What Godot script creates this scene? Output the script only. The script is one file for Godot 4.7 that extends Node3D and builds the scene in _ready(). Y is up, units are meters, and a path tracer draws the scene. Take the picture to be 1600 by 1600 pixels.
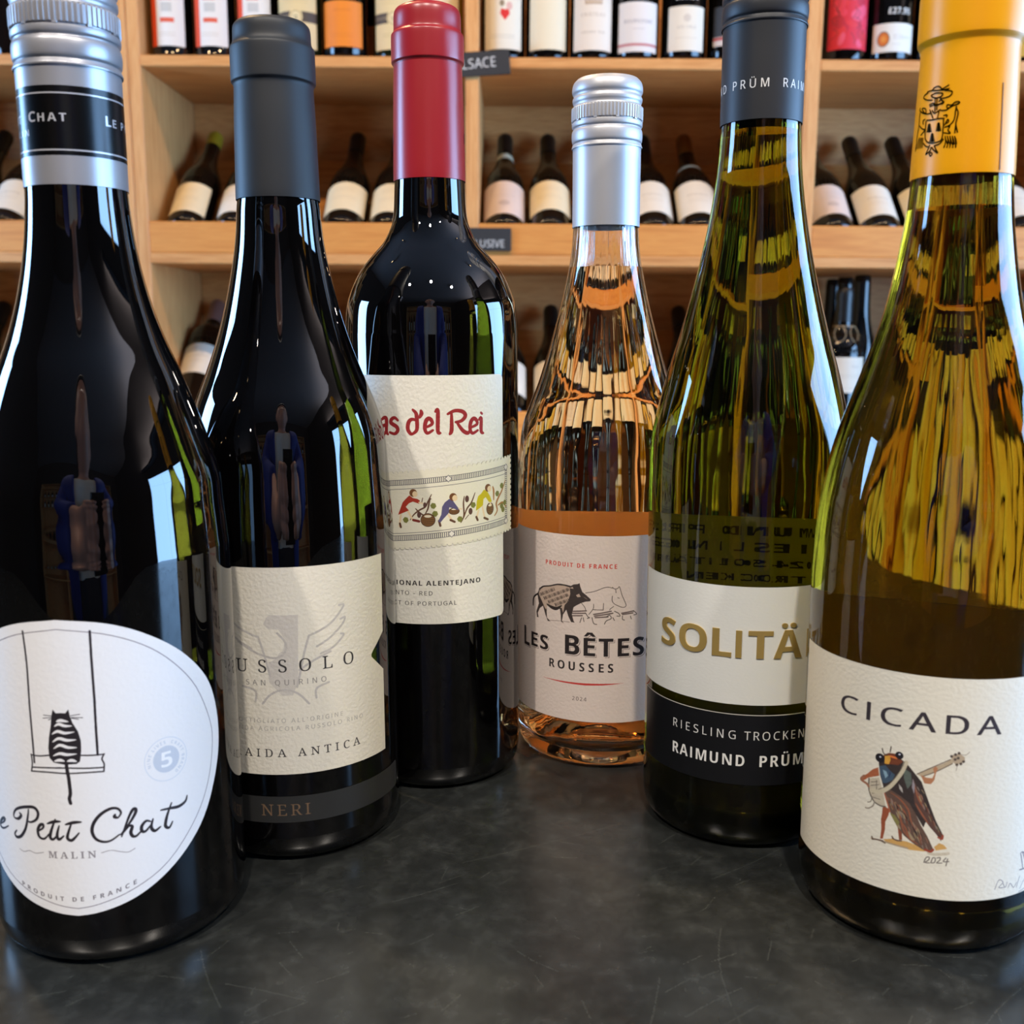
extends Node3D
# A row of six wine bottles on a dark counter, pine wine shelves behind, in a small shop.

const EYE := Vector3(0, 1.185, 0)
const TOP := 1.0
const FOCAL := 1600.0
const PITCH := 9.7224
const ROLL := -0.1617
# axis x, axis distance, body radius (mm) of the six bottles on the counter
const SPOT := {1: [-0.1282, 0.3143, 38.4], 2: [-0.0823, 0.3754, 37.8], 3: [-0.0330, 0.4316, 35.7], 4: [0.0407, 0.4546, 38.5], 5: [0.0889, 0.3820, 36.9], 6: [0.1342, 0.3174, 37.5],
	11: [-0.1282, 0.3143, 14.4], 16: [0.1342, 0.3174, 14.2]}

var axes: Basis
var fonts := []
var glyphs := {}
var mats := {}
var counts := {}
var shelf_at: Transform3D


# ---------------------------------------------------------------- drawing prints
class Canvas:
	var im: Image
	var s0: float
	var h1: float
	var k: float
	var w: float
	var h: float
	var host
	var view := [0, 0.0, 0.0, 1.0]

	func _init(host_, s0_: float, s1_: float, h0_: float, h1_: float, ppm: float, bg: Color):
		host = host_
		s0 = s0_
		h1 = h1_
		w = s1_ - s0_
		h = h1_ - h0_
		k = ppm * 2.0
		im = Image.create(int(w * k), int(h * k), false, Image.FORMAT_RGB8)
		im.fill(bg)

	func px(p: Vector2) -> Vector2:
		return Vector2((p.x - s0) * k, (h1 - p.y) * k)

	func fill(contours: Array, c: Color):
		var y0 := 1e9
		var y1 := -1e9
		for q in contours:
			for p in q:
				y0 = minf(y0, p.y)
				y1 = maxf(y1, p.y)
		for y in range(maxi(0, int(floor(y0))), mini(im.get_height() - 1, int(ceil(y1))) + 1):
			var yc := y + 0.5
			var xs := PackedFloat32Array()
			for q in contours:
				var a: Vector2 = q[q.size() - 1]
				for b in q:
					if (a.y <= yc) != (b.y <= yc):
						xs.append(a.x + (yc - a.y) * (b.x - a.x) / (b.y - a.y))
					a = b
			xs.sort()
			for i in range(0, xs.size() - 1, 2):
				var xa := int(round(xs[i]))
				var xb := int(round(xs[i + 1]))
				if xb > xa:
					im.fill_rect(Rect2i(xa, y, xb - xa, 1), c)

	func poly(pts, c: Color):
		var q := PackedVector2Array()
		for p in pts:
			q.append(px(p))
		fill([q], c)

	func ell(cx: float, cy: float, rx: float, ry: float, c: Color, turn := 0.0, n := 40):
		var q := PackedVector2Array()
		for i in n:
			var a := TAU * i / n
			q.append(Vector2(cx, cy) + Vector2(cos(a) * rx, sin(a) * ry).rotated(turn))
		poly(q, c)

	func stroke(pts, w0: float, c: Color, w1 := -1.0, smooth := true):
		var q: PackedVector2Array = host.spline(pts, 4) if smooth and pts.size() > 2 else PackedVector2Array(pts)
		var e := w0 if w1 < 0.0 else w1
		var n := q.size()
		for i in n:
			var f := float(i) / maxi(1, n - 1)
			var wa := lerpf(w0, e, f) * 0.5 if w1 < 0.0 else lerpf(w1, w0, sin(f * PI)) * 0.5
			if wa * k > 1.2:
				ell(q[i].x, q[i].y, wa, wa, c, 0.0, 10)
			if i + 1 < n:
				var f2 := float(i + 1) / maxi(1, n - 1)
				var wb := lerpf(w0, e, f2) * 0.5 if w1 < 0.0 else lerpf(w1, w0, sin(f2 * PI)) * 0.5
				var d: Vector2 = (q[i + 1] - q[i]).orthogonal().normalized()
				poly([q[i] + d * wa, q[i + 1] + d * wb, q[i + 1] - d * wb, q[i] - d * wa], c)

	func width(t: String, font: int, cap: float, hs := 1.0, sp := 0.0) -> float:
		var x := 0.0
		for ch in t:
			x += host.glyph(font, ch).adv * cap / 0.714 * hs + sp
		return x - sp

	# cap: height of capitals; s, y: where the baseline starts (align 0), is centred (0.5) or ends (1)
	func text(t: String, font: int, cap: float, s: float, y: float, c: Color, align := 0.5, hs := 1.0, sp := 0.0, bend = null):
		var em := cap / 0.714
		var x := s - width(t, font, cap, hs, sp) * align
		for ch in t:
			var g: Dictionary = host.glyph(font, ch)
			var tri: PackedVector2Array = g.tri
			for i in range(0, tri.size(), 3):
				var q := PackedVector2Array()
				for j in 3:
					var p := Vector2(x + tri[i + j].x * em * hs, y + tri[i + j].y * em)
					q.append(px(bend.call(p) if bend != null else p))
				fill([q], c)
			x += g.adv * em * hs + sp

	# a tracing of the print: numbers read off an enlarged crop of the photograph (view: bottle, crop corner, scale)
	func trc(flat: Array) -> PackedVector2Array:
		var q := PackedVector2Array()
		for i in range(0, flat.size(), 2):
			q.append(host.on_bottle(view[0], view[1] + flat[i] / view[3], view[2] + flat[i + 1] / view[3]))
		return q

	func tex() -> ImageTexture:
		im.resize(im.get_width() / 2, im.get_height() / 2, Image.INTERPOLATE_BILINEAR)
		return ImageTexture.create_from_image(im)


func glyph(font: int, ch: String) -> Dictionary:
	var key := "%d%s" % [font, ch]
	if not glyphs.has(key):
		var tm := TextMesh.new()
		tm.font = fonts[font]
		tm.text = ch
		tm.font_size = 64
		tm.pixel_size = 1.0 / 64
		tm.depth = 0.0
		tm.curve_step = 1.0
		tm.horizontal_alignment = HORIZONTAL_ALIGNMENT_LEFT
		tm.vertical_alignment = VERTICAL_ALIGNMENT_TOP
		var tri := PackedVector2Array()
		if ch == "I" and font < 2:
			var w: float = [0.09, 0.15][font]
			tri = V([0.09, 0, 0.09, 0.714, 0.09 + w, 0.714, 0.09, 0, 0.09 + w, 0.714, 0.09 + w, 0])
			glyphs[key] = {"tri": tri, "adv": 0.18 + w}
			return glyphs[key]
		if ch != " ":
			var a := tm.get_mesh_arrays()
			var v: PackedVector3Array = a[Mesh.ARRAY_VERTEX]
			var up: float = fonts[font].get_ascent(64) / 64.0
			if a[Mesh.ARRAY_INDEX] != null and a[Mesh.ARRAY_INDEX].size():
				for i in a[Mesh.ARRAY_INDEX]:
					tri.append(Vector2(v[i].x, v[i].y + up))
			else:
				for p in v:
					tri.append(Vector2(p.x, p.y + up))
		glyphs[key] = {"tri": tri, "adv": fonts[font].get_char_size(ch.unicode_at(0), 64).x / 64.0}
	return glyphs[key]


# where a sight line through a pixel of the photograph meets a bottle: (mm round the glass from its front, mm above the counter)
func on_bottle(k: int, x: float, y: float) -> Vector2:
	var d := axes * Vector3((x - 800.0) / FOCAL, (800.0 - y) / FOCAL, -1.0)
	var cx: float = SPOT[k][0]
	var cz: float = SPOT[k][1]
	var r: float = SPOT[k][2] * 0.001
	var a := d.x * d.x + d.z * d.z
	var b := 2.0 * (d.z * cz - d.x * cx)
	var c := cx * cx + cz * cz - r * r
	var q := maxf(0.0, b * b - 4.0 * a * c)
	var p := d * ((-b - sqrt(q)) / (2.0 * a))
	return Vector2(r * atan2(p.x - cx, p.z + cz), p.y + EYE.y - TOP) * 1000.0


# ---------------------------------------------------------------- shapes
func spline(pts, n: int) -> PackedVector2Array:
	var q := PackedVector2Array()
	var m: int = pts.size()
	for i in m - 1:
		var p0: Vector2 = pts[maxi(i - 1, 0)]
		var p1: Vector2 = pts[i]
		var p2: Vector2 = pts[i + 1]
		var p3: Vector2 = pts[mini(i + 2, m - 1)]
		for j in n:
			q.append(p1.cubic_interpolate(p2, p0, p3, float(j) / n))
	q.append(pts[m - 1])
	return q


func V(flat: Array) -> PackedVector2Array:
	var q := PackedVector2Array()
	for i in range(0, flat.size(), 2):
		q.append(Vector2(flat[i], flat[i + 1]))
	return q


func arrays(v: PackedVector3Array, n: PackedVector3Array, uv: PackedVector2Array, ix: PackedInt32Array) -> ArrayMesh:
	var a := []
	a.resize(Mesh.ARRAY_MAX)
	a[Mesh.ARRAY_VERTEX] = v
	a[Mesh.ARRAY_NORMAL] = n
	if uv.size():
		a[Mesh.ARRAY_TEX_UV] = uv
	a[Mesh.ARRAY_INDEX] = ix
	var m := ArrayMesh.new()
	m.add_surface_from_arrays(Mesh.PRIMITIVE_TRIANGLES, a)
	return m


# a profile of (height, radius) in mm turned round the upright axis; wob(angle, height) adds to the radius
func lathe(prof: PackedVector2Array, seg := 72, inward := false, wob = null, crease := 38.0) -> ArrayMesh:
	var v := PackedVector3Array()
	var n := PackedVector3Array()
	var uv := PackedVector2Array()
	var ix := PackedInt32Array()
	var m := prof.size()
	var sn := []
	for i in m - 1:
		var d := prof[i + 1] - prof[i]
		sn.append(Vector2(d.x, -d.y).normalized())   # (radial, up)
	for i in m - 1:
		var na: Vector2 = sn[i]
		var nb: Vector2 = sn[i]
		if i > 0 and rad_to_deg(absf(sn[i].angle_to(sn[i - 1]))) < crease:
			na = (sn[i] + sn[i - 1]).normalized()
		if i < m - 2 and rad_to_deg(absf(sn[i].angle_to(sn[i + 1]))) < crease:
			nb = (sn[i] + sn[i + 1]).normalized()
		var at := v.size()
		for e in 2:
			var p := prof[i + e]
			var nn := na if e == 0 else nb
			for j in seg + 1:
				var t := TAU * j / seg
				var r := p.y
				var tilt := 0.0
				if wob != null and r > 1.0:
					r += wob.call(t, p.x)
					tilt = (wob.call(t + 0.004, p.x) - wob.call(t - 0.004, p.x)) / (0.008 * r)
				v.append(Vector3(r * sin(t), p.x, r * cos(t)) * 0.001)
				var nv := Vector3(sin(t), 0, cos(t)) * nn.x + Vector3(0, nn.y, 0) - Vector3(cos(t), 0, -sin(t)) * tilt * nn.x
				n.append(nv.normalized() * (-1.0 if inward else 1.0))
				uv.append(Vector2(float(j) / seg, p.x * 0.01))
		for j in seg:
			var a := at + j
			var d := at + seg + 1 + j
			if inward:
				ix.append_array([a, d + 1, d, a, a + 1, d + 1])
			else:
				ix.append_array([a, d, d + 1, a, d + 1, a + 1])
	return arrays(v, n, uv, ix)


# a sheet cut to an outline (mm round, mm up) and laid on a round surface of radius rf(height); t: thickness in mm
func sheet(outline: PackedVector2Array, r0: float, rf: Callable, t: float, box: Rect2, step := 2.0) -> ArrayMesh:
	var v := PackedVector3Array()
	var n := PackedVector3Array()
	var uv := PackedVector2Array()
	var ix := PackedInt32Array()
	var lo := outline[0]
	var hi := outline[0]
	for p in outline:
		lo = lo.min(p)
		hi = hi.max(p)
	var put := func(p: Vector2, out: float, nv: Vector3):
		var a := p.x / r0
		var r: float = rf.call(p.y) + out
		v.append(Vector3(r * sin(a), p.y, r * cos(a)) * 0.001)
		n.append(nv if nv != Vector3.ZERO else Vector3(sin(a), 0, cos(a)))
		uv.append(Vector2((p.x - box.position.x) / box.size.x, 1.0 - (p.y - box.position.y) / box.size.y))
	var x := lo.x
	while x < hi.x:
		var x2 := minf(x + step, hi.x)
		if hi.x - x2 < 0.2 * step:
			x2 = hi.x
		var strip := V([x, lo.y - 1, x2, lo.y - 1, x2, hi.y + 1, x, hi.y + 1])
		for piece in Geometry2D.intersect_polygons(outline, strip):
			if Geometry2D.is_polygon_clockwise(piece) == Geometry2D.is_polygon_clockwise(V([0, 0, 0, 1, 1, 0])):
				pass
			var tri := Geometry2D.triangulate_polygon(piece)
			for i in range(0, tri.size(), 3):
				var a: Vector2 = piece[tri[i]]
				var b: Vector2 = piece[tri[i + 1]]
				var c: Vector2 = piece[tri[i + 2]]
				if (b - a).cross(c - a) > 0.0:
					var sw := b
					b = c
					c = sw
				for p in [a, b, c]:
					ix.append(v.size())
					put.call(p, t, Vector3.ZERO)
		x = x2
	var cw := 0.0
	for i in outline.size():
		cw += outline[i].cross(outline[(i + 1) % outline.size()])
	for i in outline.size():
		var a := outline[i]
		var b := outline[(i + 1) % outline.size()]
		var parts := maxi(1, int((b - a).length() / step))
		for j in parts:
			var p := a.lerp(b, float(j) / parts)
			var q := a.lerp(b, float(j + 1) / parts)
			var o := (q - p).orthogonal().normalized() * (-1.0 if cw > 0.0 else 1.0)
			var nv := Vector3(cos(p.x / r0) * o.x, o.y, -sin(p.x / r0) * o.x)
			var at := v.size()
			put.call(p, 0.0, nv)
			put.call(q, 0.0, nv)
			put.call(q, t, nv)
			put.call(p, t, nv)
			ix.append_array([at, at + 1, at + 2, at, at + 2, at + 3] if cw < 0.0 else [at, at + 2, at + 1, at, at + 3, at + 2])
	return arrays(v, n, uv, ix)


func rect(s0: float, s1: float, h0: float, h1: float, r := 0.0) -> PackedVector2Array:
	if r <= 0.0:
		return V([s0, h0, s1, h0, s1, h1, s0, h1])
	var q := PackedVector2Array()
	for c in [[s1 - r, h0 + r, -90], [s1 - r, h1 - r, 0], [s0 + r, h1 - r, 90], [s0 + r, h0 + r, 180]]:
		for i in 5:
			var a := deg_to_rad(c[2] + i * 22.5)
			q.append(Vector2(c[0] + r * cos(a), c[1] + r * sin(a)))
	return q


# lettering laid on a round surface, raised by t mm; one mesh
func letters(t: String, font: int, cap: float, s: float, y: float, r0: float, rf: Callable, up: float, align := 0.5, hs := 1.0, sp := 0.0, thick := 0.0) -> ArrayMesh:
	var st := SurfaceTool.new()
	st.begin(Mesh.PRIMITIVE_TRIANGLES)
	var em := cap / 0.714
	var total := 0.0
	for ch in t:
		total += glyph(font, ch).adv * em * hs + sp
	var x := s - (total - sp) * align
	for ch in t:
		var tri: PackedVector2Array = glyph(font, ch).tri
		var edges := {}
		for i in range(0, tri.size(), 3):
			var q := []
			for j in 3:
				q.append(Vector2(x + tri[i + j].x * em * hs, y + tri[i + j].y * em))
			if (q[1] - q[0]).cross(q[2] - q[0]) > 0.0:
				q.reverse()
			for p in q:
				put_on(st, p, r0, rf, up)
			if thick > 0.0:
				for j in 3:
					var key := [q[j].snappedf(0.002), q[(j + 1) % 3].snappedf(0.002)]
					var back := [key[1], key[0]]
					if edges.has(back):
						edges.erase(back)
					else:
						edges[key] = [q[j], q[(j + 1) % 3]]
		for e in edges.values():
			var o: Vector2 = (e[1] - e[0]).orthogonal().normalized()
			var nv := Vector3(cos(e[0].x / r0) * o.x, o.y, -sin(e[0].x / r0) * o.x)
			for c in [[0, 0], [1, 0], [1, 1], [0, 0], [1, 1], [0, 1]]:
				var p: Vector2 = e[c[0]]
				var r: float = rf.call(p.y) + (up if c[1] == 0 else up - thick)
				st.set_normal(nv)
				st.add_vertex(Vector3(r * sin(p.x / r0), p.y, r * cos(p.x / r0)) * 0.001)
		x += glyph(font, ch).adv * em * hs + sp
	return st.commit()


func put_on(st: SurfaceTool, p: Vector2, r0: float, rf: Callable, up: float):
	var a := p.x / r0
	var r: float = rf.call(p.y) + up
	st.set_normal(Vector3(sin(a), 0, cos(a)))
	st.add_vertex(Vector3(r * sin(a), p.y, r * cos(a)) * 0.001)


# a box with bevelled edges, added to a SurfaceTool
func box(st: SurfaceTool, c: Vector3, s: Vector3, b := 0.002):
	var h := s * 0.5
	b = minf(b, minf(h.x, minf(h.y, h.z)) * 0.5)
	var pt := func(sx: float, sy: float, sz: float, ax: int) -> Vector3:
		var p := Vector3(sx * h.x, sy * h.y, sz * h.z)
		for i in 3:
			if i != ax:
				p[i] -= signf(p[i]) * b
		return c + p
	var quad := func(p: Array, nv: Vector3):
		var m := (p[1] - p[0] as Vector3).cross(p[2] - p[0])
		var o := [0, 1, 2, 0, 2, 3] if m.dot(nv) < 0.0 else [0, 2, 1, 0, 3, 2]
		for i in o:
			st.set_normal(nv.normalized())
			st.add_vertex(p[i])
	for ax in 3:
		var u := (ax + 1) % 3
		var w := (ax + 2) % 3
		for sg in [-1.0, 1.0]:
			var nv := Vector3.ZERO
			nv[ax] = sg
			var p := []
			for q in [[-1, -1], [1, -1], [1, 1], [-1, 1]]:
				var d := Vector3.ZERO
				d[ax] = sg
				d[u] = q[0]
				d[w] = q[1]
				p.append(pt.call(d.x, d.y, d.z, ax))
			quad.call(p, nv)
		for s1 in [-1.0, 1.0]:
			for s2 in [-1.0, 1.0]:
				var nv := Vector3.ZERO
				nv[u] = s1
				nv[w] = s2
				var p := []
				for e in [[-1.0, u], [1.0, u], [1.0, w], [-1.0, w]]:
					var d := Vector3.ZERO
					d[ax] = e[0]
					d[u] = s1
					d[w] = s2
					var q: Vector3 = pt.call(d.x, d.y, d.z, e[1])
					q[ax] = c[ax] + e[0] * (h[ax] - b)
					p.append(q)
				quad.call(p, nv)
	for sx in [-1.0, 1.0]:
		for sy in [-1.0, 1.0]:
			for sz in [-1.0, 1.0]:
				var p := [pt.call(sx, sy, sz, 0), pt.call(sx, sy, sz, 1), pt.call(sx, sy, sz, 2)]
				var nv := Vector3(sx, sy, sz)
				if (p[1] - p[0] as Vector3).cross(p[2] - p[0]).dot(nv) > 0.0:
					p.reverse()
				for q in p:
					st.set_normal(nv.normalized())
					st.add_vertex(q)


func box_mesh(c: Vector3, s: Vector3, b := 0.002) -> ArrayMesh:
	var st := SurfaceTool.new()
	st.begin(Mesh.PRIMITIVE_TRIANGLES)
	box(st, c, s, b)
	return st.commit()


# ---------------------------------------------------------------- nodes
func numbered(called: String) -> String:
	var k: int = counts.get(called, 0)
	counts[called] = k + 1
	return called if k == 0 else "%s_%03d" % [called, k]


func thing(called: String, label: String, category: String, at := Transform3D(), group := "") -> Node3D:
	var o := Node3D.new()
	o.name = numbered(called)
	add_child(o)
	o.transform = at
	o.set_meta("label", label)
	o.set_meta("category", category)
	if group:
		o.set_meta("group", group)
	return o


func part(called: String, m: Mesh, mat: Material, parent: Node) -> MeshInstance3D:
	var o := MeshInstance3D.new()
	o.name = called
	o.mesh = m
	o.material_override = mat
	o.cast_shadow = GeometryInstance3D.SHADOW_CASTING_SETTING_ON
	parent.add_child(o, true)
	return o


func struct(called: String, m: Mesh, mat: Material) -> MeshInstance3D:
	var o := part(called, m, mat, self)
	o.set_meta("kind", "structure")
	return o


func plain(c: Color, rough: float, metal := 0.0, spec := 0.5) -> StandardMaterial3D:
	var m := StandardMaterial3D.new()
	m.albedo_color = c
	m.roughness = rough
	m.metallic = metal
	m.metallic_specular = spec
	return m


func glass(c: Color, ior: float) -> StandardMaterial3D:
	var m := StandardMaterial3D.new()
	m.transparency = BaseMaterial3D.TRANSPARENCY_ALPHA
	m.albedo_color = Color(c.r, c.g, c.b, 0.0)
	m.roughness = 0.0
	m.refraction_enabled = true
	m.refraction_scale = (ior - 1.0) / 10.0
	m.cull_mode = BaseMaterial3D.CULL_DISABLED
	return m


func noise(freq: float, size: int, seed_: int, oct := 3) -> NoiseTexture2D:
	var f := FastNoiseLite.new()
	f.noise_type = FastNoiseLite.TYPE_SIMPLEX_SMOOTH
	f.seed = seed_
	f.frequency = freq
	f.fractal_octaves = oct
	var t := NoiseTexture2D.new()
	t.noise = f
	t.width = size
	t.height = size
	t.seamless = true
	return t


func ramp(stops: Array) -> Gradient:
	var g := Gradient.new()
	var off := PackedFloat32Array()
	var col := PackedColorArray()
	for s in stops:
		off.append(s[0])
		col.append(s[1])
	g.offsets = off
	g.colors = col
	return g


func wood(a: Color, b: Color, c: Color, grain: Vector3, seed_: int) -> StandardMaterial3D:
	var m := plain(Color.WHITE, 0.55)
	var t := noise(0.012, 512, seed_, 4)
	t.color_ramp = ramp([[0.0, c], [0.32, b], [0.5, a], [0.62, b], [0.75, a], [1.0, c]])
	m.albedo_texture = t
	m.uv1_triplanar = true
	m.uv1_scale = grain
	m.heightmap_enabled = false
	return m


func paper(t: Texture2D, rough := 0.62, relief := 0.25) -> StandardMaterial3D:
	var m := plain(Color.WHITE, rough)
	m.albedo_texture = t
	m.texture_repeat = false
	if relief > 0.0:
		m.normal_enabled = true
		m.normal_texture = mats.paper_relief
		m.normal_scale = relief * 0.22
	return m


func radius_of(prof: PackedVector2Array) -> Callable:
	return func(h: float) -> float:
		for i in prof.size() - 1:
			if prof[i + 1].x > prof[i].x and h >= prof[i].x and h <= prof[i + 1].x:
				return lerpf(prof[i].y, prof[i + 1].y, (h - prof[i].x) / (prof[i + 1].x - prof[i].x))
		return prof[0].y


# ---------------------------------------------------------------- the bottles on the counter
# outline of a bottle: foot, then the body and neck points (height, radius)
func bottle_profile(r: float, pts: Array) -> PackedVector2Array:
	var q := V([16, 0.01, 15.2, 8, 12, 16, 6, 23, 1.2, 28, 0.0, r - 7.5, 0.5, r - 5.2, 1.8, r - 2.8, 3.8, r - 1.2, 6.5, r - 0.35, 10, r])
	q.append_array(spline(V(pts), 6))
	return q


func body_bottle(k: int, called: String, label: String) -> Node3D:
	return thing(called, label, "bottle", Transform3D(Basis(), Vector3(SPOT[k][0], TOP, -SPOT[k][1])))


func waves(seed_: int, amp: float) -> Callable:
	var f := FastNoiseLite.new()
	f.seed = seed_
	f.noise_type = FastNoiseLite.TYPE_SIMPLEX_SMOOTH
	f.frequency = 1.0
	f.fractal_octaves = 2
	return func(t: float, h: float) -> float:
		return amp * f.get_noise_3d(sin(t) * 3.1, h * 0.012, cos(t) * 3.1) + 0.6 * amp * f.get_noise_3d(sin(t) * 8.0, h * 0.02 + 9.0, cos(t) * 8.0)


# glass wall, wine and the air above it; three surfaces that share the light's way through the bottle
func clear_bottle(o: Node3D, prof: PackedVector2Array, fill_h: float, wall: float, g: Material, wine_m: Material, air_m: Material, top_m: Material, seed_: int, amp: float):
	part("glass_body", lathe(prof, 160), g, o)
	var foot := spline(V([19.5, 0.02, 18.5, 9, 15.5, 17, 10, 24, 7.2, 28.5, 7.6, 31]), 3)
	var inner := PackedVector2Array()
	var rf := radius_of(prof)
	var w := waves(seed_, amp)
	inner.append_array(foot)
	var h := 10.0
	while h < fill_h:
		var r: float = rf.call(h) - wall
		if h < 16.0:
			r -= (16.0 - h) * (16.0 - h) * 0.06
		inner.append(Vector2(h, r))
		h += 1.5
	inner.append(Vector2(fill_h, rf.call(fill_h) - wall))
	part("wine", lathe(inner, 320, true, w), wine_m, o)
	part("wine_surface", lathe(V([fill_h, rf.call(fill_h) - wall + 0.05, fill_h, 0.01]), 96), top_m, o)
	var air := PackedVector2Array()
	h = fill_h
	var top: float = prof[prof.size() - 1].x
	while h < top - 3.0:
		air.append(Vector2(h, rf.call(h) - wall))
		h += 1.5
	air.append(Vector2(top - 3.0, 9.0))
	air.append(Vector2(top - 3.0, 0.01))
	part("air_space", lathe(air, 160, true, w), air_m, o)


# the thick glass of the foot, nearly opaque
func thick_foot(o: Node3D, r: float):
	part("glass_foot", lathe(spline(V([17.2, 0.02, 16.4, 8, 13, 17, 7, 24, 2.0, 28.5, 1.2, r - 7.5, 2.6, r - 3.4, 5.2, r - 1.8, 9, r - 1.4, 14.5, r - 1.6, 15.5, r - 4, 17, 24, 19.0, 14, 19.5, 0.02]), 3), 72, false), mats.foot_glass, o)


func knurl(t: float, h: float) -> float:
	return 0.22 * clampf(cos(t * 62.0) * 2.0, -1.0, 1.0)


# aluminium screw cap, h0: its lower edge
func screw_cap(o: Node3D, h0: float, m: Material, r := 14.4) -> MeshInstance3D:
	var d := r - 14.4
	var low := PackedVector2Array()
	for p in V([0, 13.9, 0.0, 14.3, 0.4, 14.42, 29.6, 14.42, 30.2, 14.85, 30.9, 14.85, 31.5, 14.2, 32.2, 14.2, 33.0, 14.75, 35.3, 14.95, 37.2, 14.75, 37.9, 14.3, 38.4, 14.3, 39.0, 14.8, 40.6, 14.85, 40.8, 14.2, 41.3, 14.2]):
		low.append(p + Vector2(h0, d))
	var cap := part("screw_cap", lathe(spline(low, 3), 96), m, o)
	var band := PackedVector2Array()
	for p in V([41.3, 14.2, 41.4, 14.75, 42.0, 14.85, 46.4, 14.85, 46.8, 14.4]):
		band.append(p + Vector2(h0, d))
	part("knurled_ring", lathe(band, 992, false, knurl), m, cap)
	var top := PackedVector2Array()
	for p in V([46.8, 14.4, 47.4, 14.15, 48.2, 14.25, 49.0, 14.6, 50.2, 14.6, 51.0, 14.2, 51.8, 14.3, 52.8, 14.8, 54.4, 14.8, 56.4, 14.3, 57.6, 13.2, 58.2, 11.5, 58.3, 0.01]):
		top.append(p + Vector2(h0, d))
	part("cap_top", lathe(spline(top, 3), 96), m, cap)
	for j in 10:   # the bridges of the tear line
		var st := SurfaceTool.new()
		st.begin(Mesh.PRIMITIVE_TRIANGLES)
		box(st, Vector3(0, h0 + 41.05, r + 0.2) * 0.001, Vector3(0.0014, 0.0007, 0.0007), 0.0001)
		var b := part("bridge", st.commit(), m, cap)
		b.rotation.y = TAU * j / 10 + 0.2
	return cap


func capsule(o: Node3D, pts: Array, m: Material) -> MeshInstance3D:
	return part("capsule", lathe(spline(V(pts), 4), 96), m, o)


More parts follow.
